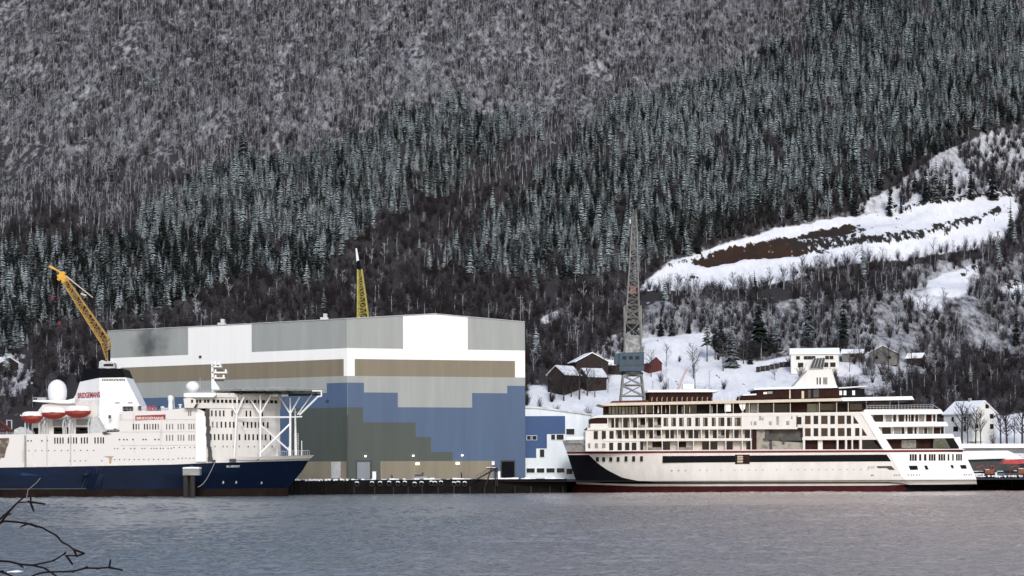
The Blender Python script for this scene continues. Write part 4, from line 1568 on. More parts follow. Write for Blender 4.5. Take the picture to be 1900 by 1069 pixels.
    for x, y, h_ in ((230, 763, 4), (266, 763, 7), (286, 763, 6), (302, 763, 9), (335, 758, 8), (205, 800, 6), (30, 806, 8)):
        q = MB()
        c = fr.P(x, y, 4)
        q.lathe((c.x, c.y, c.z), [(0.3, 0), (0.3, h_ * 0.10), (0.55, h_ * 0.11), (0.5, h_ * 0.15)], 8)
        q.build('mushroom_vent', M['white_clean'], t)
    # aft radome on its platform
    q = MB()
    fr.poly(q, [(61, 744), (62, 741.5), (125, 741.5), (140, 738), (140, 748), (112, 748), (100, 746.5)], 3, 12)
    q.build('radome_platform', M['white_clean'], t)
    q = MB()
    c = fr.P(107, 744, 7.5)
    q.lathe((c.x, c.y, c.z), [(2.3, 0), (2.65, 1.5), (2.75, 3.2), (2.45, 4.6), (1.8, 5.5), (0.9, 6.1), (0.2, 6.25)], 20)
    q.build('radome', M['white_clean'], t, smooth=True)
    q = MB()
    fr.box(q, 70, 85, 737.5, 741.5, 4, 5)
    for x in np.linspace(62, 88, 8):
        q.tube(fr.P(x, 741.5, 3.1), fr.P(x, 736, 3.1), 0.06, n=4)
    q.tube(fr.P(62, 736.5, 3.1), fr.P(88, 736.5, 3.1), 0.06, n=4)
    q.build('railing', M['steel_l'], t)
    # plan of the swept front
    plan = [(391, 598.0), (432, 600.2), (480, 604.2), (512, 608.4), (520, 610.0)]

    def front_pt(px):
        xs, ys = [a for a, b in plan], [b for a, b in plan]
        Y = float(np.interp(px, xs, ys))
        return Vector(((px - 950) * Y / F, Y, 0))

    def swept(y0, y1, m, name, pad=0.0, left=388, start=0):
        pts = [front_pt(px) for px, _ in plan[start:]]
        pts = [Vector((fr.X(left), 598 - pad, 0))] + [p + Vector((pad * 0.7, -pad * 0.7, 0)) for p in pts]
        near = pts
        far = [Vector((p.x, 2 * 610 - p.y, 0)) for p in reversed(pts)]
        ring = near + far
        q_ = MB()
        z0, z1 = fr.Z(y1), fr.Z(y0)
        n = len(ring)
        q_.add([(p.x, p.y, z0) for p in ring] + [(p.x, p.y, z1) for p in ring],
               [tuple(range(n - 1, -1, -1)), tuple(range(n, 2 * n))] + [(i, (i + 1) % n, n + (i + 1) % n, n + i) for i in range(n)])
        return q_.build(name, m, t)
    swept(757, 858, M['white_hull'], 'bridge_front', left=386)
    # bridge deck, its wing over the side, windows, roof
    swept(737.5, 758, M['white_hull'], 'bridge', 0.25, left=344)
    g = MB()
    fr.poly(g, [(343, 757), (341, 740), (352, 737.5), (364, 741), (366, 757)], -1.6, 0.2)
    g.build('bridge_wing', M['white'], t)
    swept(729.5, 737.8, M['white'], 'bridge_roof', 0.7, left=342)
    q = MB()
    fr.poly(q, [(341, 733), (347, 729), (400, 729), (402, 733), (396, 737.5), (344, 737.5)], -1.9, 4)
    q.build('wing_roof', M['white_clean'], t)

    def fwin(px, wd, y0, y1, m='glass', name='window', out=0.08):
        a, b_ = front_pt(px - wd / 2), front_pt(px + wd / 2)
        d = (b_ - a).normalized()
        n = Vector((d.y, -d.x, 0))
        z0, z1 = fr.Z(y1), fr.Z(y0)
        q_ = MB()
        q_.prism([Vector((a.x, a.y, z0)) + n * out, Vector((b_.x, b_.y, z0)) + n * out, Vector((b_.x, b_.y, z1)) + n * out, Vector((a.x, a.y, z1)) + n * out], -n * 0.3)
        return q_.build(name, M[m], t)
    for x in (357, 366, 372, 381, 387):
        win(x - 2.0, x + 2.0, 741.8, 747.6, 'glass', dep=-0.35 if x > 366 else -1.7)
    for x in list(np.arange(397, 516, 7.6)):
        fwin(x, 4.6, 741.8, 747.6, out=0.45)
    q = MB()
    fr.poly(q, [(360, 757), (364, 750), (367, 750), (365, 757)], -1.75, -1.5)
    q.build('wing_window', M['glass'], t)
    win(349.5, 351.5, 762, 772, 'glass_grey')
    win(353, 355, 762, 772, 'glass_grey')
    for x in (393.5, 401, 408.5, 415.5, 431, 457.5, 465, 487):
        fwin(x, 2.7, 762, 773)
    for i, x in enumerate((395, 403, 411, 419, 427, 434, 452, 459.5, 467, 474, 481, 489, 497)):
        fwin(x, 2.8, 783, 794, 'glass' if i > 1 else 'glass_grey')
    for i, x in enumerate((391.5, 398.5, 406, 414, 421.5, 429, 444.5, 455.5, 462, 470, 478, 485.5, 493, 502)):
        fwin(x, 2.8, 806, 817)
    for x in (399, 414, 421.5, 433, 444, 460.5, 472, 490, 505):
        fwin(x, 1.6, 827.5, 830.5, 'steel_d', 'porthole')
    for y in (777, 800, 822):
        pass
    # mast and forward radome on the bridge roof
    q = MB()
    c = fr.P(358, 729, 5)
    q.lathe((c.x, c.y, c.z), [(0.8, 0), (1.3, 0.4), (1.9, 1.2), (2.0, 1.9), (1.6, 2.7), (0.8, 3.2), (0.1, 3.3)], 18)
    q.build('radome', M['white_clean'], t, smooth=True)
    q = MB()
    fr.poly(q, [(393, 728), (393, 676), (396, 676), (397.5, 705), (408, 722), (408, 728)], 10, 12)
    q.tube(fr.P(393.5, 676, 11), fr.P(392, 640, 11), 0.14, 0.06, n=5)
    q.tube(fr.P(396, 676, 11), fr.P(397, 652, 11), 0.08, 0.05, n=5)
    mo = q.build('mast', M['white_clean'], t)
    for x0, x1, y0, y1 in ((394, 412, 680, 682), (394, 422, 690.5, 693), (394, 418, 701, 703), (394, 411, 675.5, 677)):
        q = MB()
        fr.box(q, x0, x1, y0, y1, 10, 12)
        for x in (x0 + 5, x1 - 4):
            fr.box(q, x, x + 3, y0 - 4.5, y0, 10.4, 11.6)
        q.build('radar_platform', M['white_clean'], mo)
    for x0, x1, y0, y1 in ((396, 413, 686, 689), (398, 416, 705, 708)):
        q = MB()
        fr.box(q, x0, x1, y0, y1, 10.6, 11)
        q.build('radar_scanner', M['steel_d'], mo)
    # helideck over the bow
    ctr = fr.P(499, 727.2, 12)
    R = 99 * s
    q = MB()
    ring = [(ctr.x + R * math.cos(2 * PI * k / 8 + PI / 8) / math.cos(PI / 8) * 1.0, ctr.y + 13 * math.sin(2 * PI * k / 8 + PI / 8) / math.cos(PI / 8)) for k in range(8)]
    n = 8
    q.add([(x, y, ctr.z - 0.25) for x, y in ring] + [(x, y, ctr.z + 0.25) for x, y in ring], [tuple(range(n - 1, -1, -1)), tuple(range(n, 2 * n))] + [(i, (i + 1) % n, n + (i + 1) % n, n + i) for i in range(n)])
    ho = q.build('helideck', M['steel'], t)
    q = MB()
    for k in range(8):
        a, b_ = ring[k], ring[(k + 1) % 8]
        o1, o2 = Vector((a[0] - ctr.x, a[1] - ctr.y, 0)) * 0.07, Vector((b_[0] - ctr.x, b_[1] - ctr.y, 0)) * 0.07
        A, B_ = Vector((*a, ctr.z)), Vector((*b_, ctr.z))
        q.tube(A + o1 + Vector((0, 0, 0.45)), B_ + o2 + Vector((0, 0, 0.45)), 0.07, n=4)
        for f_ in np.linspace(0, 1, 7):
            P_ = A.lerp(B_, f_)
            q.tube(P_, P_ + o1.lerp(o2, f_) + Vector((0, 0, 0.45)), 0.06, n=4)
    q.build('safety_net', M['steel_l'], ho)
    q = MB()
    for k in range(-4, 5):
        q.box(ctr.x + k * 3.3 - 0.12, ctr.x + k * 3.3 + 0.12, ctr.y - 11.5, ctr.y + 11.5, ctr.z - 0.75, ctr.z - 0.26)
    for k in range(-2, 3):
        q.box(ctr.x - R * 0.95, ctr.x + R * 0.95, ctr.y + k * 5 - 0.15, ctr.y + k * 5 + 0.15, ctr.z - 1.0, ctr.z - 0.76)
    q.build('deck_girders', M['steel_d'], ho)
    q = MB()
    r = random.Random(8)
    for k in range(26):
        x = 405 + r.random() * 42
        y = 730 + r.random() * 6
        fr.box(q, x, x + r.uniform(2, 5), y, y + r.uniform(1, 3), 2 + r.random() * 4, 7)
    q.build('pipework', M['steel_d'], ho)
    for x0, x1 in ((506, 517), (523, 535)):
        q = MB()
        q.tube(fr.P(x0, 734, 4), fr.P(x1, 734.5, 4), 0.42, n=8)
        q.build('foam_tank', M['white_clean'], ho)
    q = MB()
    q.path([fr.P(580, 727, 3), fr.P(597, 727, 3), fr.P(597, 737, 3), fr.P(589, 737, 3)], 0.22, 0.2, 5)
    q.tube(fr.P(556, 771, 4), fr.P(591, 737, 3), 0.28, n=6)
    q.tube(fr.P(552, 771, 9), fr.P(580, 732, 9), 0.2, n=6)
    q.build('access_stair', M['white_clean'], ho)

    def strut(xb, xt, arms, yfoot, dy, m='white_clean', r0=0.33):
        q_ = MB()
        q_.tube(fr.P(xb, yfoot, dy), fr.P(xt, 769, dy), r0, n=8)
        for x, y in arms:
            q_.tube(fr.P(xt, 769, dy), fr.P(x, y, dy + (1.5 if x < xt else 0)), r0 * 0.72, n=6)
        return q_.build('helideck_strut', M[m], t)
    strut(434.5, 439.5, [(420, 736), (441, 738), (453, 738)], 850, 1.5)
    strut(483, 483.6, [(458, 732), (483.6, 733), (504, 733)], 852, 3.2)
    strut(538.5, 539, [(519, 737), (539, 739), (557, 737)], 848, 7.0)
    strut(503.5, 501, [(512, 742), (492, 738)], 852, 18, 'steel_l', 0.26)
    strut(521, 514, [(522, 742), (530, 738)], 848, 17, 'steel_l', 0.26)
    for a, b_, r_ in (((438, 775.3, 1.6), (484, 775.3, 3.2), 0.2), ((484, 775.3, 3.2), (539, 775.3, 7), 0.28), ((539, 775.3, 7), (561, 774.5, 8), 0.22), ((484, 790, 3.2), (538, 838, 7), 0.27), ((539, 787, 7), (484, 841, 3.2), 0.27), ((447, 786, 2), (456, 798, 2.5), 0.12), ((490, 792, 8), (518, 768, 12), 0.14)):
        q = MB()
        q.tube(fr.P(*a), fr.P(*b_), r_, n=6)
        q.build('helideck_brace', M['white_clean'], t)
    # forecastle: foremast, winches, posts
    q = MB()
    q.tube(fr.P(549, 846, 11), fr.P(548, 759, 11), 0.4, 0.2, 8)
    q.tube(fr.P(545, 766, 11), fr.P(552, 766, 11), 0.1, n=4)
    q.build('foremast', M['white_clean'], t)
    q = MB()
    for x in (546.5, 553.5):
        q.tube(fr.P(x, 846, 12), fr.P(x, 805, 12), 0.1, n=4)
    for y in np.arange(806, 845, 4.2):
        q.tube(fr.P(546.5, y, 12), fr.P(553.5, y, 12), 0.1, n=4)
    q.build('mast_ladder', M['steel_l'], t)
    for x, y, h in ((513.5, 846, 834), (537, 846, 830), (560, 845, 819)):
        q = MB()
        q.tube(fr.P(x, y + 3, 11), fr.P(x, h, 11), 0.4 if x < 550 else 0.12, n=7)
        q.build('mooring_post', M['white_clean'], t)
    q = MB()
    for x in np.linspace(516, 574, 16):
        q.tube(fr.P(x, 848, 11), fr.P(x, 838, 11), 0.06, n=4)
    q.tube(fr.P(516, 838.5, 11), fr.P(574, 837, 11), 0.07, n=4)
    q.build('railing', M['steel_l'], t)
    q = MB()
    for x in (430, 444, 455, 466, 474):
        fr.box(q, x, x + 4, 842, 849, 6, 8)
    q.tube(fr.P(394, 841.5, 3), fr.P(427, 841.5, 3), 0.15, n=4)
    q.build('winch', M['steel_d'], t)

    def side_at(px, py):
        return 610 - wf(px, py, 0) * B / 2
    for a, b_, c, d in ((394, 400, 853.5, 858.5), (426, 438, 852, 858), (476, 481, 850.5, 855)):
        q = MB()
        y = side_at((a + b_) / 2, 855)
        sc = y / F
        q.box((a - 950) * sc, (b_ - 950) * sc, y - 0.35, y + 0.6, fr.Z(d), fr.Z(c))
        q.build('fairlead', M['steel_d'], t)
    for x, y in ((413, 896), (437, 896), (484, 897)):
        q = MB()
        yy = side_at(x, y)
        p = Vector(((x - 950) * yy / F, yy - 0.1, fr.Z(y)))
        q.tube(p, p + Vector((0.2, 0.15, 0.0)), 0.42, n=10)
        q.build('thruster_mark', M['steel_l'], t)
    a = 420.5
    ya, yb = side_at(420.5, 866), side_at(445, 866)
    p = Vector(((420.5 - 950) * ya / F, ya - 0.12, fr.Z(867.8)))
    q_ = Vector(((445 - 950) * yb / F, yb - 0.12, fr.Z(867.8)))
    text_mesh('BLUEFORT', 0.8, (q_ - p).length, 'bow_lettering', M['steel_l'], t, wall_matrix(p, q_))
    return fr


LFR = make_hotel_ship()


def make_lifeboats():
    fr = LFR
    data = [((40, 80), (768.5, 784.5), (762.5,), 'aftmost orange lifeboat, hanging lowest in its davit under a snowy canopy'),
            ((76, 123), (762.5, 777), (754.5,), 'middle orange lifeboat with a white canopy, between the other two'),
            ((121, 169), (759.5, 775), (752.0,), 'foremost orange lifeboat with a white canopy beside the white funnel')]
    for (x0, x1), (y0, y1), (yt,), lab in data:
        c = fr.P((x0 + x1) / 2, (y0 + y1) / 2, 0.2)
        t = thing('lifeboat', lab, 'lifeboat', tuple(c), 'orange lifeboats on the hotel ship')
        L = (x1 - x0) / 2 * fr.s
        h = (y1 - y0) * fr.s
        mb = MB()
        n = 14
        secs = []
        for i in range(n + 1):
            u = -1 + 2 * i / n
            wd = 1.35 * (1 - abs(u) ** 2.6) + 0.03
            z0 = c.z + h * 0.5 - h * (1 - 0.55 * abs(u) ** 2.2)
            z1 = c.z + h * 0.5 - 0.1 * h
            X = c.x + u * L
            secs.append([(X, c.y - wd, z1), (X, c.y - wd * 0.98, z0 + 0.55 * (z1 - z0)), (X, c.y - wd * 0.45, z0), (X, c.y + wd * 0.45, z0), (X, c.y + wd * 0.98, z0 + 0.55 * (z1 - z0)), (X, c.y + wd, z1)])
        vs = [p for s_ in secs for p in s_]
        fs = [(i * 6 + j, (i + 1) * 6 + j, (i + 1) * 6 + j + 1, i * 6 + j + 1) for i in range(n) for j in range(5)]
        fs += [(i * 6, i * 6 + 5, (i + 1) * 6 + 5, (i + 1) * 6) for i in range(n)]
        mb.add(vs, fs)
        mb.build('hull', M['orange'], t, smooth=False)
        mb = MB()
        secs = []
        for i in range(n + 1):
            u = -0.93 + 1.86 * i / n
            wd = 1.25 * (1 - abs(u) ** 3) + 0.03
            hh = (fr.Z(yt) - (c.z + h * 0.4)) * (1 - abs(u) ** 4) ** 0.6 + 0.1
            X = c.x + u * L
            zb = c.z + h * 0.5 - 0.14 * h
            secs.append([(X, c.y - wd, zb), (X, c.y - wd * 0.85, zb + hh * 0.6), (X, c.y - wd * 0.3, zb + hh), (X, c.y + wd * 0.3, zb + hh), (X, c.y + wd * 0.85, zb + hh * 0.6), (X, c.y + wd, zb)])
        vs = [p for s_ in secs for p in s_]
        mb.add(vs, fs)
        mb.build('canopy', M['canopy'], t)
        mb = MB()
        mb.tube((c.x - L, c.y, c.z + h * 0.38), (c.x - L - 0.35, c.y, c.z + h * 0.5), 0.12, n=5)
        mb.tube((c.x - L * 1.01, c.y - 1.3, c.z + h * 0.36), (c.x + L * 1.0, c.y - 1.3, c.z + h * 0.36), 0.08, n=5)
        mb.build('gunwale', M['canopy'], t)


make_lifeboats()


def make_dolphin():
    fr = Fr(590, 354)
    t = thing('mooring_dolphin', 'mooring dolphin with a snow-topped concrete cap on two dark piles before the navy hull', 'mooring dolphin', (fr.X(354), 592, 0))
    mb = MB()
    fr.box(mb, 339, 370, 869.5, 882, 0, 4)
    mb.build('cap', M['concrete'], t)
    mb = MB()
    fr.poly(mb, [(338.6, 869.6), (339.5, 867.2), (352, 866.4), (369, 867), (370.4, 869.6)], -0.1, 4.1)
    mb.build('cap_snow', M['snow'], t)
    for x, d in ((344.5, 1), (357, 1), (349, 3.2)):
        mb = MB()
        mb.tube(fr.P(x, 882, d), fr.P(x, 945, d), 0.75, n=12)
        mb.build('pile', M['timber'], t)
    mb = MB()
    mb.tube(fr.P(356, 867, 2), fr.P(356, 863, 2), 0.2, n=8)
    mb.build('bollard', M['steel_d'], t)
    mb = MB()
    pts = []
    a, b = W(399, 857.5, 597.6), W(367, 904, 592.5)
    for i in range(11):
        u = i / 10
        p = a.lerp(b, u)
        pts.append(p + Vector((0, -2.2 * math.sin(PI * u) * 0.6, -1.6 * math.sin(PI * u))))
    mb.path(pts, 0.09, 0.09, 5)
    tag(mb.build('mooring_rope', M['rope']), 'pale mooring rope sagging from the bow fairlead of the navy ship to the dolphin', 'rope')
    mb = MB()
    a, b = W(75, 887, 593.5), W(52, 909, 592.5)
    mb.path([a, a.lerp(b, 0.4) + Vector((0.4, 0, 0.1)), b, b + Vector((-0.5, 0, -2.6))], 0.07, 0.07, 5)
    tag(mb.build('mooring_rope', M['rope']), 'slack pale rope hanging against the navy hull towards the stern', 'rope')


make_dolphin()


# ---------------------------------------------------------------- cranes
def lattice(mb, p0, p1, w0, w1, n, r=0.12, rb=0.07, side=Vector((1, 0, 0)), mi=0):
    """square lattice boom from p0 to p1"""
    p0, p1 = Vector(p0), Vector(p1)
    d = (p1 - p0).normalized()
    a = (side - d * side.dot(d)).normalized()
    b = d.cross(a)
    fs = []
    for i in range(n + 1):
        u = i / n
        c = p0.lerp(p1, u)
        h = (w0 + (w1 - w0) * u) / 2
        fs.append([c + a * (sx * h) + b * (sy * h) for sx, sy in ((-1, -1), (1, -1), (1, 1), (-1, 1))])
    for k in range(4):
        mb.tube(fs[0][k], fs[-1][k], r, n=5, mi=mi)
    for i in range(n):
        for k in range(4):
            k2 = (k + 1) % 4
            mb.tube(fs[i][k], fs[i][k2], rb, n=4, mi=mi)
            q = (fs[i][k], fs[i + 1][k2]) if (i + k) % 2 else (fs[i][k2], fs[i + 1][k])
            mb.tube(q[0], q[1], rb, n=4, mi=mi)
    return fs


def make_cranes():
    # yellow crane on the quay astern of the hall
    Y = 634
    base = W(203, 668, Y)
    t = thing('quay_crane', 'yellow lattice boom crane leaning left above the hotel ship', 'crane', (base.x, Y, QZ))
    mb = MB()
    mb.lathe((base.x, Y, QZ), [(1.8, 0), (1.5, 8), (1.5, base.z - QZ - 1.5), (2.0, base.z - QZ - 1.2)], 14)
    mb.build('pedestal', M['steel_l'], t)
    mb = MB()
    fr = Fr(Y, 200)
    fr.poly(mb, [(184, 683), (185, 671), (190, 668), (196, 670), (212, 673), (214, 683)], -1.6, 2.5)
    co = mb.build('slewing_house', M['steel_l'], t)
    mb = MB()
    fr.box(mb, 193, 211, 675.5, 679.5, -1.75, -1.5)
    mb.build('window', M['glass'], co)
    mb = MB()
    fr.box(mb, 201.5, 205, 649, 670, -1.2, -0.5)
    mb.build('post', M['black'], t)
    mb = MB()
    p0, p1 = W(196, 634, Y), W(119, 519, Y)
    foot = W(200, 668, Y)
    lattice(mb, foot, p0, 0.8, 2.6, 4, 0.16, 0.1)
    lattice(mb, p0, p1, 2.6, 1.6, 14, 0.2, 0.11)
    # walkway plating along the underside edge
    d = (p1 - p0).normalized()
    n = Vector((-d.z, 0, d.x))
    for sgn, wd in ((1, 0.5), (-1, 0.22)):
        q = [p0 + n * sgn * 1.2, p1 + n * sgn * 0.75]
        mb.tube(q[0], q[1], wd, wd * 0.7, n=4)
    mb.build('boom', M['ochre'], t)
    mb = MB()
    fr.poly(mb, [(119, 524), (107, 512), (108, 509), (113, 508), (110, 504), (93, 495.5), (92, 492.5), (97, 493), (114, 504), (121, 504), (123, 506), (121, 509), (129, 520)], -0.7, 0.7)
    fr.poly(mb, [(107, 518), (109, 513), (115, 512), (116, 516), (111, 521)], -0.5, 0.5)
    mb.build('boom_head', M['yellow'], t)
    mb = MB()
    mb.tube(W(122, 512, Y), W(172, 552, Y), 0.22, 0.14, n=5)
    mb.tube(W(150, 545, Y), W(160, 549, Y), 0.3, n=5)
    mb.build('fly_jib', M['cream'], t)
    for px, py, lab in ((97, 554, 'upper'), (110, 601, 'lower')):
        mb = MB()
        c = W(px, py, Y)
        mb.lathe((c.x, c.y, c.z), [(0.15, -0.75), (0.5, -0.4), (0.55, 0.3), (0.25, 0.7)], 8)
        mb.tube(c + Vector((0, 0, 0.6)), W(93.5 if lab == 'upper' else 108, 495 if lab == 'upper' else 520, Y), 0.03, n=4)
        mb.build('hook_block', mat('hook_red', (0.16, 0.02, 0.03), 0.7), t)
    # old yellow crane behind the hall
    Y = 790
    g = float(HT(W(672, 600, Y).x, Y))
    x0 = W(672, 600, Y).x
    t = thing('mobile_crane', 'old yellow crane boom with a white tip rising behind the hall roof', 'crane', (x0, Y, g))
    mb = MB()
    p1 = W(667.5, 500, Y)
    p0 = W(674, 592, Y)
    low = Vector((p0.x + 1.2, Y, g + 3))
    lattice(mb, low, p0, 4.6, 4.0, 8, 0.3, 0.15)
    lattice(mb, p0, p1, 4.0, 1.5, 9, 0.34, 0.16)
    mb.tube(W(667, 590, Y) + Vector((0, -1, 0)), W(665, 505, Y) + Vector((0, -0.6, 0)), 0.55, 0.3, n=5)
    mb.build('boom', M['olive_y'], t)
    mb = MB()
    mb.tube(W(664, 486, Y), W(661, 461, Y), 0.6, 0.3, n=6)
    mb.build('boom_tip', M['white_clean'], t)
    mb = MB()
    mb.tube(W(667, 500, Y), W(664.5, 484, Y), 0.75, 0.7, n=8)
    mb.build('boom_joint', M['black'], t)
    mb = MB()
    mb.box(x0 - 4, x0 + 4, Y - 3, Y + 5, g - 2, g + 3.4)
    mb.build('carrier', M['olive_y'], t)
    # grey lattice tower crane behind the cruise ship
    Y = 690
    fr = Fr(Y, 1173)
    c = W(1173, 700, Y)
    t = thing('dock_crane', 'grey lattice tower crane with a blue machinery house on splayed legs', 'crane', (c.x, Y, QZ))
    for sx in (-1, 1):
        for sy in (-1, 1):
            mb = MB()
            top = Vector((c.x + sx * 3.0, Y + sy * 3.0, fr.Z(697)))
            bot = Vector((c.x + sx * 6.6, Y + sy * 5.5, QZ))
            mb.tube(bot, top, 0.42, 0.34, n=6)
            mb.build('leg', M['crane_grey'], t)
    mb = MB()
    lv = [735, 715, 697]
    for z_i, py in enumerate(lv):
        z = fr.Z(py)
        k = (fr.Z(697) - z) / (fr.Z(697) - QZ)
        hx, hy = 3.0 + 3.6 * k, 3 + 2.5 * k
        cs = [Vector((c.x + a * hx, Y + b * hy, z)) for a, b in ((-1, -1), (1, -1), (1, 1), (-1, 1))]
        for i in range(4):
            mb.tube(cs[i], cs[(i + 1) % 4], 0.2, n=5)
        if z_i < 2:
            z2 = fr.Z(lv[z_i + 1])
            k2 = (fr.Z(697) - z2) / (fr.Z(697) - QZ)
            hx2, hy2 = 3.0 + 3.6 * k2, 3 + 2.5 * k2
            cs2 = [Vector((c.x + a * hx2, Y + b * hy2, z2)) for a, b in ((-1, -1), (1, -1), (1, 1), (-1, 1))]
            for i in range(4):
                mb.tube(cs[i], cs2[(i + 1) % 4], 0.16, n=5)
                mb.tube(cs[(i + 1) % 4], cs2[i], 0.16, n=5)
    mb.build('leg_bracing', M['crane_grey'], t)
    mb = MB()
    mb.lathe((c.x, Y, fr.Z(698)), [(3.0, 0), (3.6, 0.3), (3.6, 1.2), (2.4, 1.6)], 14)
    mb.build('slewing_ring', M['steel_d'], t)
    mb = MB()
    fr.poly(mb, [(1150, 689), (1150, 655), (1196, 653), (1196, 686), (1190, 689)], -3, 3)
    fr.poly(mb, [(1141, 675), (1141, 657), (1150, 655), (1150, 677)], -2, 2)
    ho = mb.build('machinery_house', M['crane_blue'], t)
    mb = MB()
    for x in (1156, 1168, 1180):
        fr.box(mb, x, x + 7, 661, 667, -3.08, -2.9)
    mb.build('window', M['glass'], ho)
    mb = MB()
    fr.box(mb, 1150, 1196, 676, 679, -3.1, -2.9)
    mb.build('walkway', M['steel_d'], ho)
    mb = MB()
    lattice(mb, Vector((c.x + 0.2, Y, fr.Z(655))), Vector((c.x + 0.2, Y, fr.Z(568))), 5.3, 5.3, 3, 0.24, 0.12)
    mb.build('lower_tower', M['crane_grey'], t)
    mb = MB()
    fr.poly(mb, [(1158, 654), (1160, 622), (1188, 622), (1190, 654)], -1.5, 1.5)
    mb.build('counterweight_screen', mat('mesh_screen_grey', (0.20, 0.21, 0.21), 0.7, col2=(0.42, 0.43, 0.43), scale=0.7, thr=(0.45, 0.6)), t)
    mb = MB()
    lattice(mb, Vector((c.x + 0.2, Y, fr.Z(600))), W(1177, 418, Y), 4.4, 1.6, 16, 0.19, 0.09)
    lattice(mb, W(1177, 418, Y), W(1177.5, 388, Y), 1.3, 0.9, 4, 0.09, 0.06)
    mb.build('jib', M['crane_grey'], t)
    mb = MB()
    fr.box(mb, 1183.5, 1186.5, 496, 500, -1, 1)
    fr.box(mb, 1170, 1173, 407, 415, -1, 1)
    mb.build('sheave_box', M['steel_l'], t)
    mb = MB()
    fr.box(mb, 1171, 1182, 531, 545, -0.6, 0.6)
    mb.build('winch_platform', mat('faded_red_steel', (0.2, 0.1, 0.09), 0.7, 0.4, 1), t)


make_cranes()


# ---------------------------------------------------------------- houses
def house(name, label, px, py, wd, ln, he, hr, rz, wallm, roofm, wins=(), cat='house', chimney=False, Y=None, over=0.5, group=None, sink=1.5):
    """gabled house: gable walls at +-ln/2 on local y, eaves at +-wd/2 on local x; wins: (face, u, z, w, h)"""
    g = ground_at(px, py) if Y is None else Vector((Xat(px, Y), Y, Zat(px, py, Y)))
    t = thing(name, label, cat, (g.x, g.y, g.z), group)
    t.rotation_euler = (0, 0, rz)
    ORG[t.name] = (0, 0, 0)
    a, b = wd / 2, ln / 2
    mb = MB()
    prof = [(-a, -sink), (a, -sink), (a, he), (0, hr), (-a, he)]
    mb.prism([(x, -b, z) for x, z in prof], (0, 2 * b, 0))
    mb.build('wall', wallm, t)
    k = (hr - he) / a
    mb = MB()
    th = 0.35
    for sg in (-1, 1):
        q = [(sg * (a + over), -b - over, he - k * over), (0, -b - over, hr), (0, -b - over, hr + th), (sg * (a + over), -b - over, he - k * over + th)]
        mb.prism(q, (0, 2 * (b + over), 0))
    ro = mb.build('roof', roofm, t)
    if chimney:
        mb = MB()
        mb.box(-0.45, 0.45, -0.5, 0.4, hr - 0.6, hr + 1.3)
        mb.build('chimney', M['concrete'], ro)
    for face, u, z, w_, h_ in wins:
        mb = MB()
        fm = MB()
        if face == 'front':
            mb.box(u - w_ / 2, u + w_ / 2, -b - 0.09, -b + 0.1, z, z + h_)
            fm.box(u - w_ / 2 - 0.12, u + w_ / 2 + 0.12, -b - 0.06, -b + 0.1, z - 0.12, z + h_ + 0.12)
        elif face == 'left':
            mb.box(-a - 0.09, -a + 0.1, u - w_ / 2, u + w_ / 2, z, z + h_)
            fm.box(-a - 0.06, -a + 0.1, u - w_ / 2 - 0.12, u + w_ / 2 + 0.12, z - 0.12, z + h_ + 0.12)
        else:
            mb.box(a - 0.1, a + 0.09, u - w_ / 2, u + w_ / 2, z, z + h_)
            fm.box(a - 0.1, a + 0.06, u - w_ / 2 - 0.12, u + w_ / 2 + 0.12, z - 0.12, z + h_ + 0.12)
        fo = fm.build('window', M['timber'] if wallm in (M['barn'], M['redwall']) else M['housegrey'], t)
        mb.build('pane', M['glass'], fo)
    return t


R_ = math.radians
house('barn', 'dark brown barn with a steep snowy roof, the lowest house by the tall hall', 1047, 726, 8, 10.5, 6.2, 9.4, R_(-38), M['barn'], M['snow_thin'], [('front', -1.5, 2, 1.2, 1.2), ('right', 1, 2, 1.2, 1.1), ('right', -3, 2, 1.2, 1.1)], 'barn')
house('farmhouse', 'low brown house with a snow-streaked roof built against the barn', 1098, 722, 8, 8.5, 4.5, 7.5, R_(-60), M['barn'], M['roofgrey'], [('front', 0, 1.6, 1.2, 1.2), ('right', 1, 1.6, 1.2, 1.1)])
house('brown_house', 'dark brown house with a wide snowy gable standing above the barn', 1092, 698, 13, 12, 5.2, 8.6, R_(12), M['barn'], M['snow'], [('front', -3, 1.6, 1.5, 1.2), ('front', 3, 1.6, 1.5, 1.2), ('front', 0, 5.2, 1.2, 1.0)])
house('long_shed', 'long low red-brown shed with snow on its roof, left of the blue crane house', 1133, 690, 6, 11, 2.6, 4.2, R_(80), M['barn'], M['snow'], [('right', 0, 1, 1.2, 1)], 'shed')
house('red_shed', 'small red shed right of the blue crane house', 1206, 687, 6.5, 7, 2.8, 5.2, R_(35), M['redwall'], M['snow'], [('right', 0, 1, 1.0, 1.0)], 'shed')
house('hillside_house', 'long white two-storey house on the snowy slope above the cruise ship', 1511, 688, 9, 18.5, 6.4, 8.5, R_(84), M['housewhite'], M['snow'],
      [('left', u, 4.2, 1.3, 1.2) for u in (-6.5, -4.8, 0.5, 2.0, 3.5, 6.5)] + [('left', u, 1.2, 1.9, 1.6) for u in (-7, -4.2, 5.5)], chimney=False)
house('small_house', 'small grey house with a flat snowy roof right of the long white house', 1583, 668, 7, 8, 2.6, 4.0, R_(75), M['housegrey'], M['snow'], [('left', 0, 1, 1.5, 1.0)])
house('slope_house', 'grey house with a broad snowy gable among bare trees on the slope', 1640, 672, 11, 9, 3.4, 6.2, R_(-15), M['housegrey'], M['roofgrey'], [('front', -2.5, 1, 1.3, 1.1), ('front', 2.5, 1, 1.3, 1.1)])
house('slope_shed', 'small dark shed half hidden by bare trees on the slope', 1700, 676, 5, 6, 2.2, 3.8, R_(60), M['barn'], M['snow'], cat='shed')
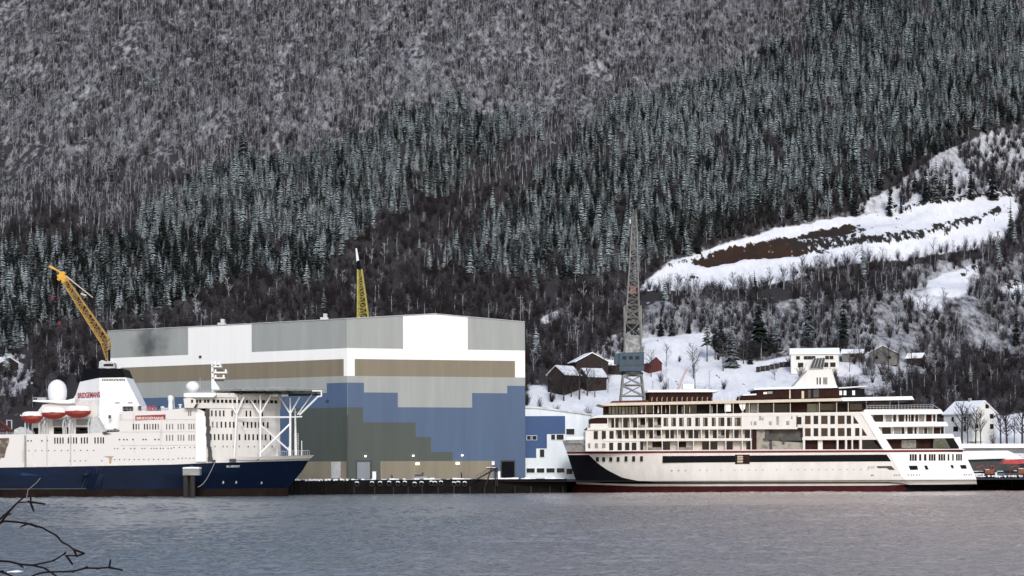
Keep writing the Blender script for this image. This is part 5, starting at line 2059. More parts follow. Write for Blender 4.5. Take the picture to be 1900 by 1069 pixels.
house('villa', 'big white villa with a snowy half-hipped roof and dark square windows behind bare trees', 1800, 812, 11.6, 14.0, 8.4, 12.6, R_(32), M['housewhite'], M['snow'],
      [('front', 1.4, 10.2, 1.5, 1.3), ('front', 3.6, 6.6, 1.6, 1.5), ('front', 5.0, 7.0, 0.5, 0.6), ('front', 3.6, 3.0, 1.6, 1.6), ('front', -3.6, 3.2, 1.3, 1.2),
       ('left', -3.5, 5.8, 1.0, 1.4), ('left', 2.5, 5.8, 1.0, 1.4), ('left', -3.5, 2.2, 1.0, 1.8), ('left', 1, 2.2, 2.2, 1.6)], chimney=True, Y=741)
house('far_shed', 'dark shed with a snowy roof at the left edge among snow-laden spruces', 4, 690, 9, 9, 3.0, 5.4, R_(50), M['barn'], M['snow'], cat='shed')


def make_village_bits():
    # solar rack before the white house
    g = ground_at(1518, 692)
    t = thing('greenhouse', 'slanted dark glazed frame standing before the long white house', 'greenhouse', (g.x, g.y - 2, g.z))
    mb = MB()
    fr = Fr(g.y - 3.0, 1518)
    fr.poly(mb, [(1504, 681.5), (1511, 665), (1532, 664), (1529, 681)], -0.2, 1.2)
    mb.build('glazing', M['steel_d'], t)
    mb = MB()
    for k in range(5):
        mb.tube(fr.P(1504 + k * 6.2, 681.5, -0.3), fr.P(1511 + k * 5.2, 664.5, -0.3), 0.13, n=4)
    mb.build('frame', M['steel_l'], t)
    # balcony of the white house
    # garden fence, stepping up the slope
    t = thing('garden_fence', 'dark panel fence stepping up the snow towards the long white house', 'fence', tuple(ground_at(1432, 688)))
    for i in range(8):
        px = 1403 + i * 8.6
        py = 692 - i * 1.6
        gg = ground_at(px, py)
        mb = MB()
        s = gg.y / F
        mb.box(gg.x, gg.x + 6.4 * s, gg.y, gg.y + 0.15, gg.z - 0.5, gg.z + 2.2)
        mb.build('fence_panel', M['timber'], t)
        mb = MB()
        mb.box(gg.x + 6.6 * s, gg.x + 8.2 * s, gg.y - 0.05, gg.y + 0.2, gg.z - 0.5, gg.z + 2.4)
        mb.build('post', M['timber'], t)
    # poles
    for px, py, h, lab, nm in ((967, 600, 13, 'thin grey utility pole rising behind the right end of the hall', 'utility_pole'),
                               (1236, 718, 6.5, 'thin lamp post on the snow just above the wheelhouse', 'lamp_post'),
                               (1316, 718, 6.0, 'thin lamp post on the snow right of the wheelhouse roof', 'lamp_post')):
        g = ground_at(px, py, 720)
        mb = MB()
        if px == 967:
            g = Vector((Xat(967, 850), 850, float(HT(Xat(967, 850), 850))))
            h = Zat(967, 548, 850) - g.z
        mb.tube(g - Vector((0, 0, 1)), g + Vector((0, 0, h)), 0.16, 0.1, n=6)
        if nm == 'utility_pole':
            mb.tube(g + Vector((-1.2, 0, h - 1)), g + Vector((1.2, 0, h - 1)), 0.1, n=4)
        else:
            mb.tube(g + Vector((0, 0, h)), g + Vector((0.9, -0.3, h + 0.1)), 0.09, n=4)
        tag(mb.build(nm, M['steel']), lab, 'pole' if nm == 'utility_pole' else 'lamp post')


make_village_bits()


# ---------------------------------------------------------------- low buildings and clutter on the right-hand quay
def make_right_quay():
    fr = Fr(700, 1845)
    t = thing('quay_shed', 'long low dark quay shed under a thick snow-covered roof behind the white stern', 'shed', (fr.X(1845), 704, QZ))
    mb = MB()
    fr.box(mb, 1780, 1893, 848, 889, 0, 12)
    mb.build('wall', M['steel_d'], t)
    mb = MB()
    fr.poly(mb, [(1776, 853.5), (1776, 836.8), (1870, 836.2), (1897, 848.5), (1893, 850.5), (1840, 851.5)], -1.2, 13)
    mb.build('roof', M['snow'], t)
    fr2 = Fr(722, 1840)
    t = thing('warehouse', 'wide grey warehouse with a flat snow roof behind the low quay shed', 'warehouse', (fr2.X(1850), 730, 8))
    mb = MB()
    fr2.box(mb, 1770, 1960, 831, 880, 0, 14)
    mb.build('wall', M['housegrey'], t)
    mb = MB()
    fr2.box(mb, 1768, 1962, 823.5, 831.5, -0.6, 14.6)
    mb.build('roof', M['snow'], t)
    # tarpaulin shelter
    fr = Fr(689, 1880)
    t = thing('tarpaulin_shelter', 'red tarpaulin shelter with snow along its ridge on the right quay', 'shelter', (fr.X(1885), 690, QZ))
    mb = MB()
    fr.poly(mb, [(1860, 861), (1865, 852.5), (2200, 850.5), (1922, 860)], -1.5, 3)
    mb.build('canvas', M['tarp'], t)
    mb = MB()
    fr.poly(mb, [(1864, 853.3), (1868, 851), (1903, 849.5), (1906, 851.3)], -1.1, 2)
    mb.build('ridge_snow', M['snow'], t)
    for x in (1866, 1890, 1915):
        mb = MB()
        mb.tube(fr.P(x, 861, -1), Vector((fr.X(x), 688, QZ)), 0.08, n=5)
        mb.build('pole', M['steel_d'], t)

    def car(px, Y, m, lab, truck=False, L=4.4):
        s = Y / F
        x = Xat(px, Y)
        t = thing('parked_car' if not truck else 'pickup_truck', lab, 'car' if not truck else 'truck', (x, Y, QZ), 'vehicles on the right-hand quay')
        h = 0.75
        mb = MB()
        pr = [(-L / 2, 0.35), (L / 2, 0.35), (L / 2, 0.85), (L / 2 - 0.9, 0.98), (L / 2 - 1.3, 1.0), (-L / 2 + 0.2, 1.0), (-L / 2, 0.8)]
        mb.prism([(x + a, Y - h, QZ + z) for a, z in pr], (0, 1.7, 0))
        mb.build('body', m, t)
        mb = MB()
        pr = [(-L / 2 + 0.25, 1.0), (L / 2 - 1.3, 1.0), (L / 2 - 1.95, 1.55), (-L / 2 + 0.8, 1.58)]
        if truck:
            pr = [(-0.1, 1.0), (L / 2 - 1.0, 1.0), (L / 2 - 1.5, 1.65), (0.1, 1.7)]
        mb.prism([(x + a, Y - h + 0.1, QZ + z) for a, z in pr], (0, 1.5, 0))
        co = mb.build('cabin', M['glass'], t)
        mb = MB()
        a0, a1, z = pr[3][0], pr[2][0], pr[3][1]
        mb.box(x + a0, x + a1, Y - h + 0.1, Y + 0.85, QZ + z - 0.03, QZ + z + 0.14)
        mb.build('roof_snow', M['snow'], co)
        for a in (-L / 2 + 0.8, L / 2 - 0.85):
            for yy in (Y - h - 0.04, Y + 0.75):
                mb = MB()
                mb.tube((x + a, yy, QZ + 0.33), (x + a, yy + 0.22, QZ + 0.33), 0.33, n=12)
                mb.build('wheel', M['rubber'], t)
    car(1813, 685, M['carpaint_dark'], 'dark car with snow on its roof, nearest the ship stern on the right quay')
    car(1858, 684, M['carpaint_blue'], 'dark blue car with a white snowy roof beside the orange digger cab', L=4.8)
    car(1880, 683, M['carpaint_dark'], 'black pickup with a snowy roof parked under the red tarpaulin', True, 5.0)
    car(1822, 690, M['carpaint_blue'], 'blue-grey car half hidden behind the dark car near the stern')
    car(1813, 680.6, M['carpaint_white'], 'low white car on the quay edge next to the ship stern')
    # orange excavator: tracks, cab, arm
    Y = 686
    for px, k, lab in ((1836, 1.0, 'rust-orange digger with a square cab standing amid the parked cars'), (1899, 1.15, 'bright orange digger cut by the right picture edge')):
        x = Xat(px, Y)
        t = thing('excavator', lab, 'digger', (x, Y, QZ), 'orange diggers on the quay')
        mb = MB()
        for yy in (Y - 1.2, Y + 0.6):
            mb.prism([(x - 1.7 * k, yy, QZ + 0.3), (x - 1.4 * k, yy, QZ), (x + 1.4 * k, yy, QZ), (x + 1.7 * k, yy, QZ + 0.3), (x + 1.4 * k, yy, QZ + 0.75), (x - 1.4 * k, yy, QZ + 0.75)], (0, 0.55, 0))
        mb.build('track', M['rubber'], t)
        mb = MB()
        mb.box(x - 1.7 * k, x + 1.3 * k, Y - 1.1, Y + 1.1, QZ + 0.85, QZ + 2.1 * k)
        mb.build('engine_body', M['machine_orange'], t)
        mb = MB()
        mb.prism([(x + 0.1, Y - 1.15, QZ + 2.1 * k), (x + 1.4 * k, Y - 1.15, QZ + 2.1 * k), (x + 1.2 * k, Y - 1.15, QZ + 3.5 * k), (x + 0.15, Y - 1.15, QZ + 3.5 * k)], (0, 1.2, 0))
        co = mb.build('cab', M['machine_orange'], t)
        mb = MB()
        mb.box(x + 0.35, x + 1.05 * k, Y - 1.2, Y - 1.1, QZ + 2.4 * k, QZ + 3.2 * k)
        mb.build('window', M['glass'], co)
        mb = MB()
        mb.path([(x - 0.8, Y + 0.3, QZ + 1.8), (x - 2.2, Y + 0.3, QZ + 3.6), (x - 4.2, Y + 0.3, QZ + 2.8), (x - 4.4, Y + 0.3, QZ + 0.9)], 0.22, 0.16, 5)
        mb.build('arm', M['machine_orange'], t)
        mb = MB()
        mb.box(x - 1.5 * k, x - 0.2, Y - 1.0, Y + 1.0, QZ + 2.1 * k, QZ + 2.25 * k)
        mb.build('snow_cover', M['snow'], t)
    # bollards and posts
    for px, y_, h, lab in ((1848, 679, 1.3, 'white bollard on the quay between the digger and the blue car'),):
        x = Xat(px, y_)
        mb = MB()
        mb.lathe((x, y_, QZ), [(0.32, 0), (0.32, h * 0.8), (0.42, h * 0.82), (0.42, h)], 10)
        tag(mb.build('bollard', M['white_clean']), lab, 'bollard')
    # front quay: cabinets, gangway
    for px, hh, lab in ((694.5, 2.4, 'white upright cabinet on the quay beside the grey roller door'), (925, 2.3, 'white upright cabinet on the quay beside the black doorway')):
        x, y, _ = on_line(px, (-49, 643.5), (17, QL(17) + 2.5))
        t = thing('cabinet', lab, 'cabinet', (x, y, QZ))
        mb = MB()
        mb.box(x - 0.55, x + 0.55, y - 0.4, y + 0.4, QZ, QZ + hh)
        mb.build('body', M['white_clean'], t)
        mb = MB()
        mb.box(x - 0.6, x + 0.6, y - 0.45, y + 0.45, QZ + hh, QZ + hh + 0.15)
        mb.build('lid', M['steel_l'], t)
    x0, y0, _ = on_line(882, (-49, 640.2), (17, QL(17) - 0.8))
    x1, y1, _ = on_line(921, (-49, 640.2), (17, QL(17) - 0.8))
    t = thing('gangway', 'dark sloping gangway on trestle legs at the quay edge before the sand panel', 'gangway', (x1, y1, QZ))
    mb = MB()
    p0, p1 = Vector((x0, y0, Zat(880, 892, y0))), Vector((x1, y1, Zat(921, 871.5, y1)))
    d = (p1 - p0)
    mb.prism([p0 + Vector((0, -0.6, 0)), p1 + Vector((0, -0.6, 0)), p1 + Vector((0, -0.6, 0.7)), p0 + Vector((0, -0.6, 0.45))], (0, 1.2, 0))
    mb.build('ramp', M['timber'], t)
    mb = MB()
    mb.box(p1.x - 3.0, p1.x + 0.5, y1 - 0.9, y1 + 0.9, p1.z + 0.15, p1.z + 0.55)
    mb.box(p1.x - 0.2, p1.x + 0.5, y1 - 0.9, y1 + 0.9, p1.z - 0.8, p1.z + 0.15)
    po = mb.build('platform', M['timber'], t)
    mb = MB()
    mb.box(p1.x - 3.2, p1.x - 0.3, y1 - 0.8, y1 + 0.8, p1.z + 0.56, p1.z + 0.72)
    mb.build('platform_snow', M['snow'], po)
    for dx, fx in ((-1.6, -3.4), (0.2, 0.3), (-0.4, -0.2)):
        mb = MB()
        mb.tube((p1.x + dx, y1 - 0.7, p1.z + 0.2), (p1.x + fx, y1 - 0.7, QZ - 2.2), 0.2, n=5)
        mb.build('leg', M['timber'], t)
    mb = MB()
    for k in range(9):
        u = k / 8
        q = p0.lerp(p1, u)
        mb.tube(q + Vector((0, -0.6, 0.4)), q + Vector((0, -0.6, 1.4)), 0.05, n=4)
    mb.tube(p0 + Vector((0, -0.6, 1.4)), p1 + Vector((0, -0.6, 1.5)), 0.05, n=4)
    mb.build('handrail', M['steel_d'], t)
    for px, h, lab in ((857, 1.9, 'dark mooring post leaning on the quay left of the gangway'), (728, 1.2, 'short dark mooring post on the quay right of the white cabinet')):
        x, y, _ = on_line(px, (-49, 641.8), (17, QL(17) + 0.8))
        mb = MB()
        mb.tube((x, y, QZ), (x - 0.2, y, QZ + h), 0.22, 0.18, n=8)
        mb.tube((x - 0.2, y, QZ + h), (x - 0.2, y, QZ + h + 0.12), 0.28, n=8)
        tag(mb.build('mooring_post', M['timber']), lab, 'post')
    # low clutter seen against the sand panel
    for px, dx, lab in ((778, 2.4, 'low grey pallet of dark gear before the sand panel'),):
        x, y, _ = on_line(px, (-49, 646), (17, QL(17) + 5))
        t = thing('gear_pallet', lab, 'pallet', (x, y, QZ))
        mb = MB()
        mb.box(x - dx, x + dx, y - 0.6, y + 0.6, QZ + 0.0, QZ + 0.9)
        mb.build('base', M['concrete'], t)
        mb = MB()
        mb.box(x - dx * 0.6, x + dx * 0.5, y - 0.5, y + 0.5, QZ + 0.9, QZ + 1.5)
        mb.box(x + dx * 0.3, x + dx * 0.6, y - 0.3, y + 0.3, QZ + 1.5, QZ + 2.1)
        mb.build('gear', M['steel_d'], t)
    # small white float in the near water
    p = W(24, 1062, 0)
    Yf = HC * F / (1062 - YH)
    x = Xat(24, Yf)
    mb = MB()
    mb.prism([(x - 0.55, Yf, -0.1), (x + 0.6, Yf, -0.1), (x + 0.55, Yf, 0.22), (x + 0.1, Yf, 0.3), (x - 0.5, Yf, 0.2)], (0, 0.9, 0))
    tag(mb.build('ice_floe', M['snow']), 'small white lump of ice floating at the lower left, among the twigs', 'ice')


make_right_quay()


# ---------------------------------------------------------------- trees
def snow_mat(name, base, snow=(0.62, 0.66, 0.70), lo=0.35, hi=0.75, zone=True, amount=0.5, rnd=0.7, zs=0.9):
    """bark or needles with snow lying where the surface faces up; how much lies differs from tree to tree"""
    m = bpy.data.materials.new(name)
    m.use_nodes = True
    nt = m.node_tree
    b = nt.nodes['Principled BSDF']
    b.inputs['Roughness'].default_value = 0.85
    b.inputs['Specular IOR Level'].default_value = 0.15
    g = nt.nodes.new('ShaderNodeNewGeometry')
    oi = nt.nodes.new('ShaderNodeObjectInfo')
    sx = nt.nodes.new('ShaderNodeSeparateXYZ')
    nt.links.new(g.outputs['Normal'], sx.inputs[0])
    nz = nt.nodes.new('ShaderNodeTexNoise')
    nz.inputs['Scale'].default_value = 0.8
    nz.inputs['Detail'].default_value = 4
    nt.links.new(g.outputs['Position'], nz.inputs['Vector'])
    zn = nt.nodes.new('ShaderNodeTexNoise')
    zn.inputs['Scale'].default_value = 0.016
    zn.inputs['Detail'].default_value = 3
    nt.links.new(g.outputs['Position'], zn.inputs['Vector'])

    def mm(op, a, b_):
        k = nt.nodes.new('ShaderNodeMath')
        k.operation = op
        for i, x in enumerate((a, b_)):
            if isinstance(x, (int, float)):
                k.inputs[i].default_value = x
            else:
                nt.links.new(x, k.inputs[i])
        return k.outputs[0]
    v = mm('ADD', mm('MULTIPLY', sx.outputs['Z'], 0.45), mm('MULTIPLY', nz.outputs['Fac'], 0.7))
    v = mm('ADD', v, mm('MULTIPLY', mm('SUBTRACT', oi.outputs['Random'], 0.5), rnd))
    if zone:
        v = mm('ADD', v, mm('MULTIPLY', mm('SUBTRACT', zn.outputs['Fac'], 0.5), zs))
    v = mm('ADD', v, amount - 0.5)
    mr = nt.nodes.new('ShaderNodeMapRange')
    mr.inputs['From Min'].default_value = lo
    mr.inputs['From Max'].default_value = hi
    nt.links.new(v, mr.inputs['Value'])
    mx = nt.nodes.new('ShaderNodeMix')
    mx.data_type = 'RGBA'
    nt.links.new(mr.outputs['Result'], mx.inputs['Factor'])
    mx.inputs['A'].default_value = (*base, 1)
    mx.inputs['B'].default_value = (*snow, 1)
    nt.links.new(mx.outputs['Result'], b.inputs['Base Color'])
    return m


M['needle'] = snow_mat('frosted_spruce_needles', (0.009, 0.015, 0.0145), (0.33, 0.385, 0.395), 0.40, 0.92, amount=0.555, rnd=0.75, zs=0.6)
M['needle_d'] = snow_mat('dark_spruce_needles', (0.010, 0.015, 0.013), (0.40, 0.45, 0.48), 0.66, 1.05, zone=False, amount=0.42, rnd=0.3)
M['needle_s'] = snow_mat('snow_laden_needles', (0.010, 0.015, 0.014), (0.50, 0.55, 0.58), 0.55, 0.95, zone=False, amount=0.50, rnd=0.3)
M['birch'] = snow_mat('frosted_birch_twigs', (0.031, 0.031, 0.036), (0.66, 0.67, 0.72), 0.42, 1.04, amount=0.43, rnd=0.85, zs=0.9)
M['birch_d'] = snow_mat('dark_birch_twigs', (0.023, 0.0185, 0.020), (0.26, 0.25, 0.275), 0.52, 1.25, amount=0.53, rnd=0.6)
M['birch_bark'] = mat('pale_birch_bark', (0.27, 0.275, 0.30), 0.8, 0.6, 0.6)
M['trunk'] = mat('spruce_trunk', (0.030, 0.024, 0.021), 0.9, 0.4, 2)


def spruce_parts(seed, h, R, tiers=13, bare=0.08, drop=0.42, mi=1):
    r = random.Random(seed)
    tk, cr = MB(), MB()
    tk.tube((0, 0, -1.0), (0, 0, h * 0.96), h * 0.014 + 0.05, 0.02, 6, 0)
    for k in range(tiers):
        u = (k + r.uniform(-0.2, 0.2)) / tiers
        u = min(max(u, 0), 0.97)
        z = h * (bare + (1 - bare) * u)
        rad = R * ((1 - u) ** 0.8) * r.uniform(0.82, 1.12) + 0.12
        if u < 0.12:
            rad *= 0.8
        n = max(5, int(9 - 4 * u))
        a0 = r.random() * 6.28
        for i in range(n):
            a = a0 + 2 * PI * i / n + r.uniform(-0.25, 0.25)
            l = rad * r.uniform(0.65, 1.15)
            w_ = l * r.uniform(0.32, 0.48)
            dx, dy = math.cos(a), math.sin(a)
            px, py = -dy, dx
            dz = l * drop * r.uniform(0.7, 1.3)
            zz = z + r.uniform(-0.25, 0.25)
            root = (0, 0, zz + 0.12 * l)
            mid = (dx * l * 0.55, dy * l * 0.55, zz - dz * 0.35)
            ml = (mid[0] + px * w_, mid[1] + py * w_, mid[2] - dz * 0.45)
            mr = (mid[0] - px * w_, mid[1] - py * w_, mid[2] - dz * 0.45)
            tip = (dx * l, dy * l, zz - dz)
            cr.add([root, ml, mid, mr, tip], [(0, 1, 2), (0, 2, 3), (1, 4, 2), (2, 4, 3)], mi)
    cr.tube((0, 0, h * 0.93), (0, 0, h * 1.0), 0.12, 0.02, 4, mi)
    return tk, cr


def birch_parts(seed, h, n=16, spread=0.42, mi=0, thick=1.0):
    r = random.Random(seed)
    mb, cr = MB(), MB()
    top = Vector((r.uniform(-0.4, 0.4), r.uniform(-0.4, 0.4), h * 0.8))
    mb.tube((0, 0, -1), top * 0.5, h * 0.017 * thick + 0.03, h * 0.013 * thick, 5, 0, False)
    mb.tube(top * 0.5, top, h * 0.013 * thick, 0.05, 4, 0, False)
    for i in range(n):
        u = r.uniform(0.25, 0.98)
        p = top * u
        a = r.random() * 6.28
        l = h * spread * (1.15 - 0.6 * u) * r.uniform(0.7, 1.2)
        d = Vector((math.cos(a), math.sin(a), r.uniform(0.7, 1.6))).normalized()
        q = p + d * l
        mid = p.lerp(q, 0.5) + Vector((0, 0, -0.04 * l))
        cr.tube(p, mid, 0.055 * thick, 0.045 * thick, 3, 0, False)
        cr.tube(mid, q, 0.045 * thick, 0.02, 3, 0, False)
        for j in range(4):
            s_ = p.lerp(q, r.uniform(0.35, 1.0))
            e = s_ + Vector((r.uniform(-1, 1), r.uniform(-1, 1), r.uniform(0.1, 1.3))).normalized() * l * r.uniform(0.25, 0.5)
            cr.tube(s_, e, 0.032 * thick, 0.014, 3, 0, False)
    return mb, cr


def thicket_parts(seed, h, n, spread):
    r = random.Random(seed)
    cr = MB()
    for i in range(n):
        a = r.random() * 6.28
        q = Vector((math.cos(a), math.sin(a), 0))
        p0 = q * r.uniform(0, 0.5)
        l = h * r.uniform(0.5, 1.0)
        out = spread * r.uniform(0.1, 1.0)
        p1 = p0 + Vector((0, 0, l * 0.5)) + q * out * 0.35 * h
        p2 = p1 + Vector((r.uniform(-.3, .3), r.uniform(-.3, .3), l * 0.5)) + q * out * 0.4 * h
        cr.tube(p0 - Vector((0, 0, 0.4)), p1, 0.06, 0.05, 3, 0, False)
        cr.tube(p1, p2, 0.05, 0.02, 3, 0, False)
        for j in range(6):
            s_ = p0.lerp(p1, r.uniform(0.3, 1)) if j < 3 else p1.lerp(p2, r.random())
            e = s_ + Vector((r.uniform(-1, 1), r.uniform(-1, 1), r.uniform(0.0, 1.2))).normalized() * h * r.uniform(0.12, 0.3)
            cr.tube(s_, e, 0.042, 0.02, 3, 0, False)
    return MB(), cr


def merged(a, b):
    m_ = MB()
    m_.add(a.v, a.f)
    m_.m = list(a.m)
    n0 = len(a.v)
    m_.v += b.v
    m_.f += [tuple(i + n0 for i in f) for f in b.f]
    m_.m += b.m
    return m_


SPR = []                                             # meshes of the forest spruces: frosted, frosted, slim, dark, dark, snow-laden
for sd_, h_, r_, m_ in ((1, 13, 2.7, 'needle'), (2, 15, 3.2, 'needle'), (3, 14, 2.2, 'needle'), (4, 14, 2.9, 'needle_d'), (5, 16, 3.2, 'needle_d'), (6, 12, 3.0, 'needle_s')):
    a_, b_ = spruce_parts(sd_, h_, r_)
    SPR.append(merged(a_, b_).mesh('spruce', [M['trunk'], M[m_]]))
a_, b_ = spruce_parts(9, 19, 2.2, tiers=9, bare=0.5)
SPR.append(merged(a_, b_).mesh('pine', [M['trunk'], M['needle_d']]))
BIR = []                                             # bare birches: frosted x3, dark x3
for sd_, h_, n_, sp_, m_ in ((21, 8.5, 15, 0.40, 'birch'), (22, 7.5, 17, 0.45, 'birch'), (23, 9.5, 14, 0.36, 'birch'), (24, 6.5, 18, 0.5, 'birch_d'), (25, 8, 16, 0.42, 'birch_d'), (26, 5, 20, 0.55, 'birch_d')):
    a_, b_ = birch_parts(sd_, h_, n_, sp_, thick=1.25) if m_ == 'birch' else thicket_parts(sd_, h_ * 0.85, n_ + 4, sp_ * 1.1)
    if m_ == 'birch':
        b_.m = [1] * len(b_.m)
    BIR.append(merged(a_, b_).mesh('birch', [M['birch_bark'], M[m_]] if m_ == 'birch' else [M[m_]]))


def skyline(px):
    """photo row above which the buildings and ships hide the slope"""
    return np.interp(px, [0, 60, 150, 197, 200, 645, 808, 973, 977, 1095, 1120, 1400, 1560, 1740, 1760, 1850, 1900],
                     [760, 745, 700, 668, 614, 592, 583, 598, 757, 768, 745, 735, 733, 762, 770, 825, 825])


def scatter(spacing, y0, y1, seed):
    g = np.random.default_rng(seed)
    P = []
    Y = y0
    while Y < y1:
        half = 1200 / F * Y
        n = int(2 * half / spacing)
        x = np.linspace(-half, half, n) + g.uniform(-0.5, 0.5, n) * spacing
        y = Y + g.uniform(-0.5, 0.5, n) * spacing
        P.append(np.stack([x, y], 1))
        Y += spacing
    P = np.concatenate(P)
    Z = HT(P[:, 0], P[:, 1])
    px, py = project(P[:, 0], P[:, 1], Z)
    return P[:, 0], P[:, 1], Z, px, py, g


def wood(name, label, objs, X, Y, Z, idx, rot, sc):
    """a far-off wood that reads as one mass: one object, its trees instanced on points"""
    me = bpy.data.meshes.new(name)
    me.vertices.add(len(X))
    me.vertices.foreach_set('co', np.stack([X, Y, Z], 1).astype(np.float32).ravel())
    for nm, ty, ar in (('pick', 'INT', idx.astype(np.int32)), ('turn', 'FLOAT', rot.astype(np.float32)), ('size', 'FLOAT', sc.astype(np.float32))):
        at = me.attributes.new(nm, ty, 'POINT')
        at.data.foreach_set('value', ar)
    o = bpy.data.objects.new(name, me)
    COL.objects.link(o)
    ng = bpy.data.node_groups.new(name, 'GeometryNodeTree')
    ng.interface.new_socket('Geometry', in_out='INPUT', socket_type='NodeSocketGeometry')
    ng.interface.new_socket('Geometry', in_out='OUTPUT', socket_type='NodeSocketGeometry')
    gi, go = ng.nodes.new('NodeGroupInput'), ng.nodes.new('NodeGroupOutput')
    join = ng.nodes.new('GeometryNodeJoinGeometry')
    for ob in reversed(objs):            # the newest link of a join comes first
        inf = ng.nodes.new('GeometryNodeObjectInfo')
        inf.transform_space = 'ORIGINAL'
        inf.inputs['Object'].default_value = ob
        inf.inputs['As Instance'].default_value = True
        ng.links.new(inf.outputs['Geometry'], join.inputs[0])

    def na(n_, ty):
        k = ng.nodes.new('GeometryNodeInputNamedAttribute')
        k.data_type = ty
        k.inputs['Name'].default_value = n_
        return [s_ for s_ in k.outputs if s_.enabled and s_.name == 'Attribute'][0]
    ip = ng.nodes.new('GeometryNodeInstanceOnPoints')
    ip.inputs['Pick Instance'].default_value = True
    ng.links.new(gi.outputs[0], ip.inputs['Points'])
    ng.links.new(join.outputs[0], ip.inputs['Instance'])
    ng.links.new(na('pick', 'INT'), ip.inputs['Instance Index'])
    cx = ng.nodes.new('ShaderNodeCombineXYZ')
    ng.links.new(na('turn', 'FLOAT'), cx.inputs['Z'])
    lean = ng.nodes.new('FunctionNodeRandomValue')
    lean.data_type = 'FLOAT'
    fl = [s_ for s_ in lean.inputs if s_.enabled]
    fl[0].default_value, fl[1].default_value = -0.09, 0.09
    lo_ = [s_ for s_ in lean.outputs if s_.enabled][0]
    ng.links.new(lo_, cx.inputs['X'])
    ng.links.new(cx.outputs[0], ip.inputs['Rotation'])
    ng.links.new(na('size', 'FLOAT'), ip.inputs['Scale'])
    ng.links.new(ip.outputs[0], go.inputs[0])
    md = o.modifiers.new('trees', 'NODES')
    md.node_group = ng
    return tag(o, label, kind='stuff')


def single(name, me, x, y, z, rot, sc, label, cat, group):
    o = bpy.data.objects.new(name, me)
    COL.objects.link(o)
    o.location = (x, y, z)
    o.rotation_euler = (0, 0, rot)
    o.scale = (sc, sc, sc)
    return tag(o, label, cat, group)


